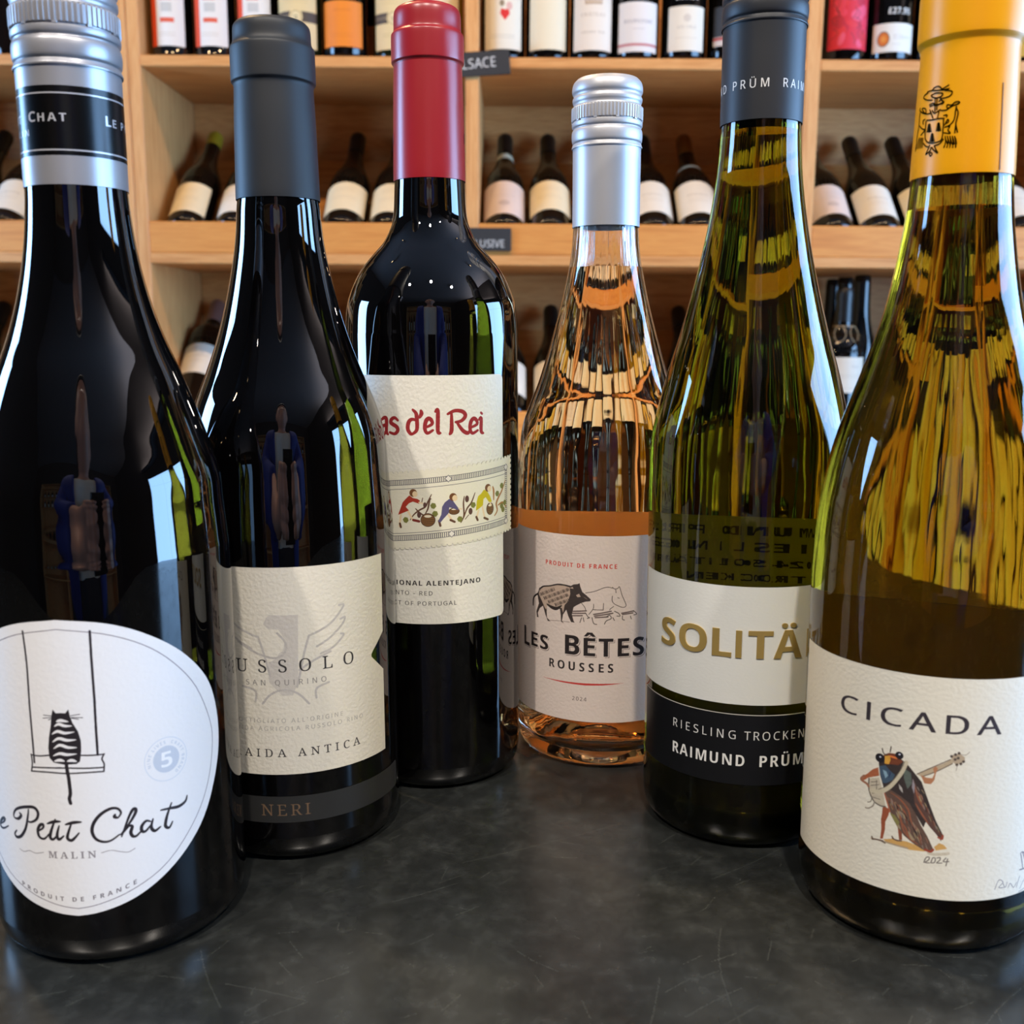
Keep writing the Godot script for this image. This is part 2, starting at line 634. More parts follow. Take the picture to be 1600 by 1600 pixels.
func bottle_cat():
	var o := body_bottle(1, "wine_bottle", "dark red wine bottle with a large round white cat label and silver screw cap")
	var r: float = SPOT[1][2]
	var prof := bottle_profile(r, [10, r, 60, r, 114, r, 124, r - 0.3, 133.5, r - 1.0, 143.6, 36.6, 155.5, 33.0, 165.3, 29.7, 175, 26.2, 184.6, 22.4, 194, 19.4, 203.5, 17.1, 212.8, 15.5, 221, 14.6, 229.6, 14.1, 250, 13.6, 284, 13.2])
	prof.append(Vector2(284, 0.01))
	part("glass_body", lathe(prof, 144), mats.black_glass, o)
	var silver := plain(Color(0.62, 0.62, 0.64), 0.36, 0.55)
	var cap := screw_cap(o, 229.6, silver)
	# printed band
	var s1 := 45.24
	var cv := Canvas.new(self, -s1, s1, 235.0, 255.0, 11.0, Color(0.025, 0.025, 0.03))
	for y in [252.2, 237.0]:
		cv.stroke([Vector2(-s1, y), Vector2(s1, y)], 0.42, Color(0.72, 0.72, 0.74), -1.0, false)
	for k in 2:
		var a := -30.6 + k * 45.24
		cv.text("L", 1, 2.7, a, 244.6, Color(0.72, 0.72, 0.74), 0.0, 1.25)
		cv.text("E P", 1, 2.2, a + 2.6, 244.6, Color(0.72, 0.72, 0.74), 0.0, 1.25, 0.5)
		cv.text("ETIT", 1, 2.2, a + 10.2, 244.6, Color(0.72, 0.72, 0.74), 0.0, 1.25, 0.5)
		cv.text("C", 1, 2.7, a + 23.0, 244.6, Color(0.72, 0.72, 0.74), 0.0, 1.25)
		cv.text("HAT", 1, 2.2, a + 26.2, 244.6, Color(0.72, 0.72, 0.74), 0.0, 1.25, 0.6)
		cv.text("MALIN", 1, 1.7, a + 17.0, 241.0, Color(0.62, 0.62, 0.64), 0.5, 1.25, 0.7)
	var bm := plain(Color.WHITE, 0.26, 0.3)
	bm.albedo_texture = cv.tex()
	part("printed_band", sheet(rect(-s1, s1, 235.6, 254.2), 14.4, func(_h): return 14.42, 0.06, Rect2(-s1, 235.0, s1 * 2, 20.0)), bm, cap)
	# oval label, mirrored about s = 1
	var half := V([1, 107.6, 11.7, 106.4, 21, 103.3, 31, 97.2, 38.8, 90, 45.0, 81.4, 48.0, 71, 48.0, 60, 44.9, 49.6, 39.9, 39.9, 33, 32.2, 25, 26, 16.6, 21.6, 7.8, 19, 1, 18.1])
	var line := V([1, 104.9, 13.0, 103.0, 23.5, 98.4, 32, 91.4, 39.6, 81.6, 44.6, 69, 45.0, 61, 42.4, 50.6, 37, 41, 27, 30.3, 16.8, 24.6, 7, 21.4, 1, 20.4])
	var out := spline(half, 4)
	var ring := spline(line, 4)
	for q in [out, ring]:
		for i in range(q.size() - 2, 0, -1):
			q.append(Vector2(2.0 - q[i].x, q[i].y))
	var c := Canvas.new(self, -47, 49, 17, 109, 11.0, Color(0.86, 0.86, 0.87))
	var ink := Color(0.13, 0.11, 0.13)
	ring.append(ring[0])
	c.stroke(ring, 0.22, Color(0.4, 0.38, 0.42), -1.0, false)
	c.view = [1, 0.0, 940.0, 5.335]
	c.stroke(c.trc([190, 245, 225, 520, 250, 880, 275, 1160, 290, 1340]), 0.55, ink)
	c.stroke(c.trc([748, 245, 765, 520, 785, 780, 800, 1050, 815, 1275]), 0.65, ink)
	for q in [[262, 1275, 330, 1285, 420, 1278], [660, 1280, 760, 1280, 868, 1270], [262, 1270, 272, 1340, 266, 1412], [868, 1268, 850, 1310, 868, 1350, 866, 1414], [266, 1410, 400, 1420, 560, 1432, 720, 1424, 866, 1414], [276, 1378, 420, 1384, 560, 1386, 720, 1388, 866, 1380]]:
		c.stroke(c.trc(q), 0.42, ink)
	c.poly(c.trc([440, 898, 466, 930, 505, 928, 545, 930, 570, 898, 582, 950, 605, 1010, 650, 1080, 675, 1160, 678, 1240, 668, 1330, 640, 1352, 540, 1358, 450, 1340, 415, 1300, 405, 1220, 410, 1130, 425, 1030, 430, 950]), ink)
	for q in [[470, 1000, 505, 990, 570, 1000], [455, 1040, 490, 1020, 540, 1035, 600, 1035], [435, 1105, 480, 1080, 540, 1095, 620, 1085], [440, 1170, 490, 1140, 560, 1155, 635, 1150], [450, 1225, 500, 1195, 570, 1215, 640, 1215], [445, 1285, 500, 1265, 560, 1275, 640, 1268], [455, 1330, 500, 1320, 540, 1330], [560, 1330, 600, 1322, 640, 1332]]:
		c.stroke(c.trc(q), 0.95, Color(0.86, 0.86, 0.87), 0.2)
	for q in [[365, 945, 430, 952], [360, 970, 430, 965], [405, 985, 430, 975], [590, 950, 665, 938], [595, 965, 690, 966], [595, 970, 655, 980]]:
		c.stroke(c.trc(q), 0.2, ink, -1.0, false)
	c.stroke(c.trc([555, 1350, 560, 1400, 572, 1460, 580, 1520, 588, 1600, 580, 1640, 590, 1680]), 1.0, ink)
	# handwritten name
	c.view = [1, 0.0, 1200.0, 4.4444]
	for q in [[5, 385, 30, 370, 38, 350, 25, 345, 8, 370, 10, 400, 30, 415, 62, 400], [105, 345, 98, 320, 115, 285, 165, 270, 235, 272, 266, 310, 255, 355, 215, 375, 190, 362], [105, 345, 130, 350, 150, 328, 138, 308], [200, 285, 195, 340, 180, 420, 150, 470, 120, 477, 107, 452, 120, 430],
		[262, 440, 300, 415, 300, 390, 280, 395, 265, 430, 275, 475, 310, 490, 345, 455], [385, 355, 362, 420, 350, 475, 370, 495, 402, 465], [330, 385, 375, 372, 420, 370], [412, 400, 398, 465, 412, 495, 445, 470], [500, 375, 478, 440, 470, 485, 495, 502, 520, 485, 550, 450], [455, 392, 510, 378, 565, 374],
		[820, 345, 840, 310, 815, 280, 765, 282, 700, 320, 652, 380, 640, 440, 665, 490, 715, 511, 770, 503, 830, 460], [820, 345, 795, 338, 800, 320], [838, 462, 900, 380, 940, 310, 940, 283, 920, 290, 890, 350, 845, 475], [855, 450, 895, 402, 918, 405, 908, 445, 922, 472, 950, 468, 990, 425],
		[1045, 370, 1015, 366, 985, 400, 985, 435, 1010, 438, 1050, 390], [1062, 352, 1050, 410, 1075, 435, 1115, 405], [1190, 240, 1165, 310, 1150, 370, 1150, 405, 1175, 412, 1197, 370], [1115, 292, 1180, 278, 1240, 265, 1285, 230, 1297, 190]]:
		c.stroke(c.trc(q), 0.95, ink, 0.4)
	c.text("MALIN", 4, 2.1, 0.2, 36.1, Color(0.5, 0.48, 0.5), 0.5, 1.05, 0.75)
	c.stroke(c.trc([140, 558, 170, 578, 210, 572, 250, 590, 305, 584]), 0.2, Color(0.5, 0.48, 0.5))
	c.stroke(c.trc([705, 588, 770, 570, 830, 578, 890, 582, 938, 556]), 0.2, Color(0.5, 0.48, 0.5))
	c.text("PRODUIT DE FRANCE", 1, 1.35, 0.2, 22.6, Color(0.42, 0.4, 0.42), 0.5, 1.15, 0.85, func(p: Vector2): return Vector2(p.x, p.y + 0.0112 * p.x * p.x))
	var pale := Color(0.72, 0.75, 0.8)
	c.ell(28.4, 62.3, 6.6, 6.8, Color(0.78, 0.8, 0.84))
	c.ell(28.4, 62.3, 6.3, 6.5, Color(0.86, 0.86, 0.87))
	c.ell(28.4, 62.3, 4.0, 4.1, pale)
	c.text("5", 1, 4.6, 28.4, 60.0, Color(0.88, 0.89, 0.9), 0.5, 1.15)
	c.text("NINE LIVES  CRAFT BRAND ", 1, 0.95, 0.0, 0.0, pale, 0.0, 1.0, 0.28, func(p: Vector2): return Vector2(28.4, 62.3) + Vector2(0, 4.8 + p.y).rotated(-p.x / 5.0 + 1.9))
	part("label", sheet(out, r, func(_h): return r, 0.14, Rect2(-47, 17, 96, 92)), paper(c.tex(), 0.5, 0.16), o)


func bottle_russolo():
	var o := body_bottle(2, "wine_bottle", "dark red wine bottle with a slate capsule and cream winged-eagle label notched at its edge")
	var r: float = SPOT[2][2]
	var prof := bottle_profile(r, [10, r, 60, r, 108, r, 120, r - 0.25, 135, r - 1.2, 149.5, 35.4, 161, 32.4, 172.8, 27.6, 184.3, 23.4, 195.6, 20.1, 206.9, 17.5, 218, 15.5, 229, 14.5, 240, 13.8, 287, 13.0])
	prof.append(Vector2(287, 0.01))
	part("glass_body", lathe(prof, 144), mats.black_glass, o)
	var dark := plain(Color(0.115, 0.125, 0.14), 0.5, 0.0, 0.42)
	capsule(o, [233, 14.3, 233.2, 14.6, 245, 14.3, 258, 14.0, 268, 13.6, 270.2, 13.6, 270.9, 13.9, 271.4, 14.35, 272.2, 14.45, 276, 14.45, 281.6, 14.4, 282.8, 14.2, 283.6, 13.7, 285, 13.3, 289, 13.1, 290.5, 12.2, 291, 10.5, 291, 0.01], dark)
	# paper label with a notch in each side edge
	var out := V([-36.3, 34.2, 44.2, 34.2, 44.2, 65.0, 38.2, 70.6, 37.2, 71.6, 37.2, 72.6, 38.0, 73.6, 44.4, 79.4, 44.6, 108.3, -36.5, 108.3, -36.5, 79.4, -30, 73.6, -29.2, 72.6, -29.2, 71.6, -30, 70.6, -36.3, 65.0])
	var bg := Color(0.85, 0.82, 0.76)
	var c := Canvas.new(self, -37, 46, 33, 110, 12.0, bg)
	var g1 := Color(0.765, 0.74, 0.70)
	var g2 := Color(0.71, 0.69, 0.66)
	c.poly(V([-0.6, 91.8, 9.2, 91.6, 8.4, 68, 6.5, 63, 3.0, 63, -1.5, 68, -1.4, 76, 3.6, 79, 4.6, 83, 2.4, 86.6, -1.2, 87.0, -2.6, 88.6, -1.6, 90.8]), g1)
	c.ell(-2.4, 81.0, 5.4, 6.0, bg)
	for q in [V([12.6, 84, 16, 85.2, 21, 88, 25.4, 93, 23.6, 93.4]), V([15.2, 79.8, 20, 82.4, 24.6, 86.4, 25.8, 88.8, 24.0, 88.4]), V([16.5, 77.1, 21, 78.8, 25.0, 82.4, 24.0, 83.2]), V([12.6, 84, 10.8, 78, 9.0, 70, 8.0, 66]), V([-4.6, 84, -8.0, 85.2, -13, 88, -17.4, 93]), V([-7.2, 79.8, -12, 82.4, -16.6, 86.4]), V([-4.6, 84, -2.8, 78, -1, 70]), V([-12, 82, -6, 78.6, 0, 76.6, 4, 78, 4.6, 82, 2, 85.4]),
		V([-4, 60.2, -1, 63.6, 3.8, 65.2, 8.4, 63.4, 11.8, 59.6]), V([-11, 66.2, -6.4, 64.6, -6.6, 60.8]), V([19, 66.4, 14.6, 64.8, 14.4, 61.4]), V([9, 72, 14, 75, 20, 77.4])]:
		c.stroke(q, 0.75, g2)
	var ink := Color(0.15, 0.14, 0.14)
	c.text("RUSSOLO", 3, 4.5, 4.0, 71.4, ink, 0.5, 1.02, 3.45)
	c.text("SAN QUIRINO", 0, 1.95, 4.2, 66.8, Color(0.5, 0.48, 0.46), 0.5, 1.05, 1.05)
	c.text("IMBOTTIGLIATO ALL'ORIGINE", 0, 1.55, 24.0, 53.2, Color(0.62, 0.6, 0.57), 1.0, 1.1, 0.5)
	c.text("AZIENDA AGRICOLA RUSSOLO RINO", 0, 1.55, 32.2, 50.3, Color(0.62, 0.6, 0.57), 1.0, 1.1, 0.5)
	c.text("BRAIDA ANTICA", 3, 2.9, 30.6, 40.7, ink, 1.0, 1.08, 1.35)
	part("label", sheet(out, r, func(_h): return r, 0.16, Rect2(-37, 33, 83, 77)), paper(c.tex(), 0.6, 0.5), o)
	var c2 := Canvas.new(self, -50, 55, 15, 27, 8.0, Color(0.155, 0.155, 0.15))
	c2.text("NERI", 3, 4.2, 2.4, 18.8, Color(0.42, 0.33, 0.25), 0.5, 1.05, 0.9)
	part("foot_label", sheet(rect(-46, 54, 16.2, 26.0, 1.2), r, func(_h): return r, 0.14, Rect2(-50, 15, 105, 12)), paper(c2.tex(), 0.5, 0.2), o)


func bottle_stamp():
	var o := body_bottle(3, "wine_bottle", "dark square-shouldered wine bottle with a red capsule and a stamp strip of grape pickers")
	var r: float = SPOT[3][2]
	var prof := bottle_profile(r, [10, r, 60, r, 120, r, 178, r, 188, r - 0.15, 197, 34.8, 202, 33.3, 207.4, 31.0, 212.5, 28.0, 217.6, 23.8, 222.7, 19.2, 228, 16.4, 233, 15.0, 243, 14.3, 255, 13.9, 308, 13.0])
	prof.append(Vector2(308, 0.01))
	part("glass_body", lathe(prof, 144), mats.black_glass, o)
	var red := plain(Color(0.56, 0.085, 0.12), 0.32, 0.0, 0.55)
	var cap := capsule(o, [247.4, 14.2, 247.6, 14.55, 260, 14.35, 275, 14.05, 289.0, 13.65, 290.6, 13.65, 291.2, 13.9, 291.7, 14.35, 292.5, 14.45, 297, 14.45, 301.4, 14.4, 302.4, 14.15, 303.0, 13.6, 304.2, 13.35, 309.5, 13.2, 311.6, 12.4, 312.6, 10.5, 312.8, 9.0, 312.8, 0.01], red)
	part("printed_letter", letters("N", 1, 4.0, -20.4, 261.0, 14.4, func(_h): return 14.4, 0.08), plain(Color(0.2, 0.05, 0.07), 0.5), cap)
	part("printed_letter", letters("I", 1, 4.0, 20.6, 261.0, 14.4, func(_h): return 14.4, 0.08), plain(Color(0.2, 0.05, 0.07), 0.5), cap)
	var bg := Color(0.855, 0.845, 0.80)
	var out := rect(-38, 34.2, 71.8, 170.4, 2.2)
	var c := Canvas.new(self, -39, 35, 71, 171, 12.0, bg)
	var red_ink := Color(0.55, 0.11, 0.13)
	c.view = [3, 540.0, 560.0, 3.636]
	for q in [[166, 340, 172, 420], [172, 352, 192, 338], [205, 348, 222, 336, 233, 348, 233, 415, 242, 430], [233, 375, 212, 385, 207, 408, 218, 428, 233, 412], [297, 352, 280, 337, 262, 346, 259, 366, 290, 388, 297, 410, 280, 428, 252, 420],
		[382, 292, 400, 312, 405, 345, 405, 405, 380, 430], [404, 352, 376, 346, 358, 364, 354, 402, 370, 428, 384, 428], [428, 297, 431, 314, 420, 336], [456, 392, 490, 374, 488, 352, 472, 341, 456, 358, 450, 398, 464, 425, 496, 408], [510, 302, 524, 298, 524, 412, 538, 424],
		[601, 310, 602, 405, 592, 430], [580, 316, 620, 297, 664, 302, 680, 326, 658, 354, 625, 362], [632, 364, 664, 408, 692, 424, 706, 410], [712, 392, 745, 374, 743, 352, 728, 341, 712, 358, 706, 398, 720, 425, 750, 408], [757, 347, 769, 341, 769, 412, 781, 424], [768, 308, 774, 314]]:
		c.stroke(c.trc(q), 1.6, red_ink, 0.95)
	var ink := Color(0.17, 0.16, 0.16)
	c.text("VINHO REGIONAL ALENTEJANO", 1, 1.9, 21.5, 87.6, ink, 1.0, 1.22, 0.3)
	c.text("VINHO TINTO - RED", 0, 1.7, 1.5, 83.6, Color(0.25, 0.24, 0.24), 1.0, 1.15, 0.35)
	c.text("PRODUCT OF PORTUGAL", 0, 1.7, 11.0, 79.4, Color(0.25, 0.24, 0.24), 1.0, 1.15, 0.35)
	part("label", sheet(out, r, func(_h): return r, 0.14, Rect2(-39, 71, 74, 100)), paper(c.tex(), 0.6, 0.45), o)
	# perforated stamp strip, glued on aslant
	var lean := func(p: Vector2) -> Vector2: return Vector2(p.x, p.y + 0.088 * (p.x - 13.0))
	var strip := PackedVector2Array()
	var sp := 2.1
	var a := Vector2(-40, 104.4)
	var b := Vector2(40, 135.0)
	var edge := func(p: Vector2, q: Vector2):
		var n := int((q - p).length() / sp)
		var d := (q - p) / n
		var o2 := d.orthogonal().normalized()
		for i in n:
			strip.append(lean.call(p + d * (i + 0.0) + o2 * 0.35))
			strip.append(lean.call(p + d * (i + 0.25) + o2 * 0.3))
			strip.append(lean.call(p + d * (i + 0.5) - o2 * 0.55))
			strip.append(lean.call(p + d * (i + 0.75) + o2 * 0.3))
	edge.call(Vector2(a.x, a.y), Vector2(b.x, a.y))
	edge.call(Vector2(b.x, a.y), Vector2(b.x, b.y))
	edge.call(Vector2(b.x, b.y), Vector2(a.x, b.y))
	edge.call(Vector2(a.x, b.y), Vector2(a.x, a.y))
	var s := Canvas.new(self, -42, 42, 96, 142, 12.0, Color(0.855, 0.84, 0.765))
	var grey := Color(0.36, 0.35, 0.38)
	for y in [129.8, 131.8, 128.2, 110.6, 107.7, 109.7]:
		s.stroke([lean.call(Vector2(-40, y)), lean.call(Vector2(36.8, y))], 0.2, grey, -1.0, false)
	for i in 96:
		var x := -40.0 + i * 0.8
		for y in [[130.0, 131.6], [107.9, 109.5]]:
			s.stroke([lean.call(Vector2(x, y[0])), lean.call(Vector2(x, y[1]))], 0.34, grey, -1.0, false)
	for i in 28:
		s.stroke([lean.call(Vector2(35.6, 108.5 + i * 0.8)), lean.call(Vector2(36.8, 108.5 + i * 0.8))], 0.3, grey, -1.0, false)
	for x in [35.5, 36.9]:
		s.stroke([lean.call(Vector2(x, 107.7)), lean.call(Vector2(x, 131.8))], 0.18, grey, -1.0, false)
	for p in [Vector2(8.2, 130.8), Vector2(9.2, 108.7), Vector2(36.2, 130.8), Vector2(36.2, 108.7)]:
		var e: Vector2 = lean.call(p)
		s.poly([e + Vector2(-1.5, 0), e + Vector2(0, 1.5), e + Vector2(1.5, 0), e + Vector2(0, -1.5)], grey)
		s.poly([e + Vector2(-1.2, 0), e + Vector2(0, 1.2), e + Vector2(1.2, 0), e + Vector2(0, -1.2)], Color(0.855, 0.84, 0.8))
	s.view = [3, 600.0, 690.0, 7.2727]
	var brown := Color(0.36, 0.24, 0.17)
	var skin := Color(0.86, 0.77, 0.62)
	var green := Color(0.45, 0.46, 0.22)
	for q in [[300, 890, 340, 830, 400, 780, 470, 740, 500, 680, 540, 600], [470, 820, 500, 760, 520, 660, 535, 650], [430, 690, 440, 640], [870, 920, 905, 840, 900, 700, 910, 620], [905, 860, 940, 760, 990, 690, 1030, 580], [920, 880, 960, 830], [360, 760, 410, 810, 460, 840]]:
		s.stroke(s.trc(q), 0.62, brown, 0.3)
	for q in [[1250, 840, 1280, 780, 1270, 700, 1300, 620, 1330, 560, 1370, 440], [1240, 660, 1240, 560, 1230, 510], [1290, 720, 1340, 690, 1380, 740]]:
		s.stroke(s.trc(q), 0.9, Color(0.62, 0.43, 0.22), 0.45)
	for q in [[465, 720, 22], [400, 830, 26], [940, 650, 28], [980, 790, 28]]:
		var e := s.trc([q[0], q[1]])[0]
		s.ell(e.x, e.y, q[2] * 0.03, q[2] * 0.048, Color(0.34, 0.23, 0.2))
	for q in [[560, 730], [580, 820], [250, 890], [860, 880], [1010, 720], [1280, 590], [1330, 500], [1345, 770], [1365, 690], [1330, 730]]:
		var e := s.trc([q[0], q[1]])[0]
		s.poly([e + Vector2(-1.2, 0.2), e + Vector2(-0.4, 1.2), e + Vector2(0.8, 1.0), e + Vector2(1.2, -0.2), e + Vector2(0.3, -1.2), e + Vector2(-0.7, -0.9)], green)
	for q in [[500, 890, 2.9, 2.7], [795, 790, 2.2, 1.4], [1200, 760, 1.9, 2.5]]:
		var e := s.trc([q[0], q[1]])[0]
		s.ell(e.x, e.y, q[2], q[3], Color(0.24, 0.15, 0.1))
		s.ell(e.x, e.y, q[2] - 0.25, q[3] - 0.25, Color(0.46, 0.32, 0.17))
		for j in 5:
			s.stroke([e + Vector2(-q[2] * 0.8, -q[3] * 0.6 + j * q[3] * 0.3), e + Vector2(q[2] * 0.8, -q[3] * 0.5 + j * q[3] * 0.3)], 0.14, Color(0.24, 0.15, 0.1), -1.0, false)
		s.ell(e.x, e.y + q[3] * 0.55, q[2] * 0.5, q[3] * 0.2, Color(0.86, 0.82, 0.72))
	# legs, tunics, arms, heads of the three pickers
	for q in [[[195, 830, 180, 960], skin, 0.8], [[270, 780, 330, 890], skin, 0.8], [[730, 830, 770, 890], skin, 0.8], [[1070, 780, 1050, 860], skin, 0.8], [[1110, 730, 1140, 860], skin, 0.8], [[185, 930, 195, 970], brown, 0.9], [[335, 890, 400, 905], Color(0.45, 0.16, 0.12), 1.0], [[625, 900, 640, 955], brown, 0.9], [[755, 890, 800, 910], brown, 0.9], [[1045, 855, 1060, 890], brown, 0.9], [[1135, 865, 1175, 882], brown, 0.9]]:
		s.stroke(s.trc(q[0]), q[2], q[1], -1.0, false)
	s.poly(s.trc([290, 610, 330, 640, 380, 650, 410, 670, 400, 705, 330, 680, 285, 700, 250, 740, 285, 780, 240, 800, 165, 830, 190, 760, 215, 690, 250, 650]), Color(0.62, 0.2, 0.14))
	s.poly(s.trc([740, 650, 780, 670, 840, 750, 860, 770, 830, 775, 790, 760, 740, 745, 735, 810, 680, 870, 640, 920, 615, 905, 650, 830, 660, 740, 690, 690]), Color(0.33, 0.31, 0.45))
	s.poly(s.trc([1130, 545, 1165, 560, 1200, 620, 1220, 680, 1190, 690, 1150, 630, 1125, 650, 1120, 720, 1075, 760, 1040, 785, 1050, 680, 1065, 620, 1100, 590]), Color(0.74, 0.68, 0.1))
	for q in [[345, 590], [795, 635], [1185, 530]]:
		var e := s.trc([q[0], q[1]])[0]
		s.ell(e.x - 0.4, e.y + 0.25, 1.5, 1.55, Color(0.42, 0.27, 0.15))
		s.ell(e.x + 0.3, e.y - 0.2, 1.05, 1.2, skin)
	for q in [[400, 690, 440, 700], [850, 760, 880, 765], [1195, 690, 1210, 710]]:
		s.stroke(s.trc(q), 0.6, skin, -1.0, false)
	part("stamp_strip", sheet(strip, r, func(_h): return r + 0.14, 0.16, Rect2(-42, 96, 84, 46), 1.6), paper(s.tex(), 0.5, 0.3), o)


func bottle_rose():
	var o := body_bottle(4, "wine_bottle", "clear bottle of pale rosé wine with a silver screw cap and wild boar label")
	var r: float = SPOT[4][2]
	var prof := bottle_profile(r, [10, r, 60, r, 112, r, 124, r - 0.3, 135.9, 37.5, 147.3, 35.6, 155, 32.8, 164.3, 29.2, 175.4, 25.6, 186.5, 22.4, 197.5, 19.4, 208.4, 16.9, 219.2, 14.95, 228.6, 14.1, 245, 13.6, 284, 13.2])
	prof.append(Vector2(284, 0.01))
	clear_bottle(o, prof, 214.0, 2.6, mats.clear_glass, mats.rose_wine, mats.clear_air, mats.rose_top, 4, 0.22)
	screw_cap(o, 232.8, plain(Color(0.70, 0.70, 0.71), 0.42, 0.45))
	var bg := Color(0.85, 0.79, 0.75)
	var c := Canvas.new(self, -55, 29, 21, 105, 12.0, bg)
	var ink := Color(0.15, 0.12, 0.12)
	c.text("PRODUIT DE FRANCE", 1, 1.85, -13.0, 89.6, Color(0.78, 0.25, 0.2), 0.5, 1.0, 0.42)
	c.view = [4, 810.0, 890.0, 8.0]
	# sow in outline, then the shaded boar, then the piglets
	for q in [[840, 292, 960, 270, 1060, 230, 1130, 220, 1175, 232], [1175, 220, 1200, 240, 1240, 235, 1260, 212, 1275, 250, 1295, 320, 1330, 400, 1345, 450, 1310, 472, 1240, 450, 1190, 420, 1170, 380, 1175, 330], [1215, 250, 1220, 290], [1190, 460, 1150, 490, 1140, 505], [790, 420, 830, 470, 845, 520], [940, 430, 935, 490, 880, 560], [935, 500, 1060, 505], [1065, 420, 1060, 500], [1240, 350, 1262, 358]]:
		c.stroke(c.trc(q), 0.26, Color(0.28, 0.24, 0.22))
	c.poly(c.trc([240, 300, 262, 245, 310, 208, 400, 200, 490, 182, 570, 190, 650, 208, 690, 185, 745, 180, 765, 168, 775, 215, 800, 280, 850, 320, 905, 372, 898, 395, 840, 400, 790, 415, 720, 450, 690, 470, 670, 560, 690, 640, 705, 662, 660, 655, 625, 580, 600, 500, 560, 560, 545, 640, 570, 668, 535, 650, 530, 560, 520, 490, 470, 495, 400, 470, 360, 440, 355, 520, 360, 600, 405, 645, 370, 640, 340, 560, 310, 450, 270, 480, 245, 540, 255, 595, 235, 590, 228, 520, 260, 420]), Color(0.24, 0.2, 0.19))
	for q in [[258, 300, 270, 250, 320, 216, 400, 210, 490, 192, 570, 200, 640, 220, 650, 300, 620, 400, 580, 440, 560, 540, 545, 480, 500, 470, 430, 460, 370, 430, 350, 500, 330, 470, 300, 400], [320, 440, 345, 500], [640, 230, 680, 215, 690, 240], [720, 320, 760, 300, 780, 340, 740, 345], [800, 330, 850, 360, 870, 380]]:
		c.poly(c.trc(q), Color(0.74, 0.65, 0.58))
	for j in 90:
		var bx := 262.0 + (j * 37 % 360)
		var by := 222.0 + (j * 53 % 200)
		if by > 300.0 + (bx - 262.0) * 0.9 or by > 440.0:
			continue
		c.stroke(c.trc([bx, by, bx + 14, by + 26, bx + 16, by + 40]), 0.34, Color(0.27, 0.22, 0.2), 0.12)
	c.stroke(c.trc([360, 430, 420, 470, 480, 485, 540, 450]), 1.5, Color(0.2, 0.17, 0.16), 0.5)
	c.stroke(c.trc([262, 245, 310, 208, 400, 200, 490, 182, 570, 190, 650, 208]), 0.45, ink)
	c.stroke(c.trc([245, 300, 205, 330, 190, 370, 188, 440]), 0.75, ink)
	for q in [[680, 520, 850, 515], [680, 545, 840, 545], [680, 575, 800, 575], [940, 560, 1160, 520], [950, 580, 1180, 545], [960, 600, 1120, 590], [1290, 545, 1440, 515], [1300, 560, 1430, 540]]:
		c.stroke(c.trc(q), 0.55, Color(0.4, 0.34, 0.32), -1.0, false)
	for q in [[840, 540, 870, 590, 890, 600, 860, 610], [790, 600, 770, 660], [810, 600, 820, 650], [920, 600, 940, 670, 980, 685], [1100, 590, 1140, 570, 1160, 610, 1100, 640, 1075, 680], [1180, 600, 1200, 635], [1200, 520, 1250, 545, 1270, 580, 1230, 580], [1300, 580, 1300, 620, 1325, 630], [1400, 580, 1410, 615], [1430, 515, 1460, 530, 1475, 555, 1440, 565]]:
		c.stroke(c.trc(q), 0.32, Color(0.28, 0.24, 0.22))
	c.stroke(c.trc([400, 632, 520, 640, 640, 655]), 0.15, Color(0.4, 0.34, 0.32))
	# name with a thin offset shadow line
	for e in [[0.55, -0.55, Color(0.3, 0.24, 0.23)], [0.38, -0.38, bg], [0.0, 0.0, ink]]:
		c.text("L", 1, 8.4, -45.6 + e[0], 50.6 + e[1], e[2], 0.0, 1.0)
		c.text("ES", 1, 6.2, -39.2 + e[0], 51.6 + e[1], e[2], 0.0, 1.25, 0.5)
		c.text("B", 1, 8.4, -20.2 + e[0], 51.6 + e[1], e[2], 0.0, 1.1)
		c.text("ÊTES", 1, 7.8, -11.8 + e[0], 51.6 + e[1], e[2], 0.0, 1.1, 0.55)
	c.text("ROUSSES", 1, 3.7, -12.5, 44.6, ink, 0.5, 1.0, 1.25)
	c.poly([Vector2(-31, 39.0), Vector2(-20, 39.2), Vector2(-10, 39.4), Vector2(-2, 39.6), Vector2(6.6, 39.7), Vector2(-2, 38.9), Vector2(-10, 38.5), Vector2(-20, 38.6)], Color(0.74, 0.22, 0.2))
	c.text("2024", 0, 1.7, -12.4, 31.4, Color(0.35, 0.28, 0.27), 0.5, 1.0, 0.4)
	var pm := paper(c.tex(), 0.55, 0.35)
	pm.backlight_enabled = true
	pm.backlight = Color(0.3, 0.22, 0.16)
	part("label", sheet(rect(-54, 28.4, 22.2, 103.4, 0.6), r, func(_h): return r, 0.13, Rect2(-55, 21, 84, 84)), pm, o)
	var bm := plain(Color(0.97, 0.78, 0.52), 0.7)
	bm.backlight_enabled = true
	bm.backlight = Color(0.5, 0.4, 0.3)
	var back := sheet(rect(-40, 40, 30, 104.0, 1), r, func(_h): return r, -0.12, Rect2(-40, 30, 80, 78))
	var bo := part("back_label", back, bm, o)
	bo.rotation.y = PI - 0.33


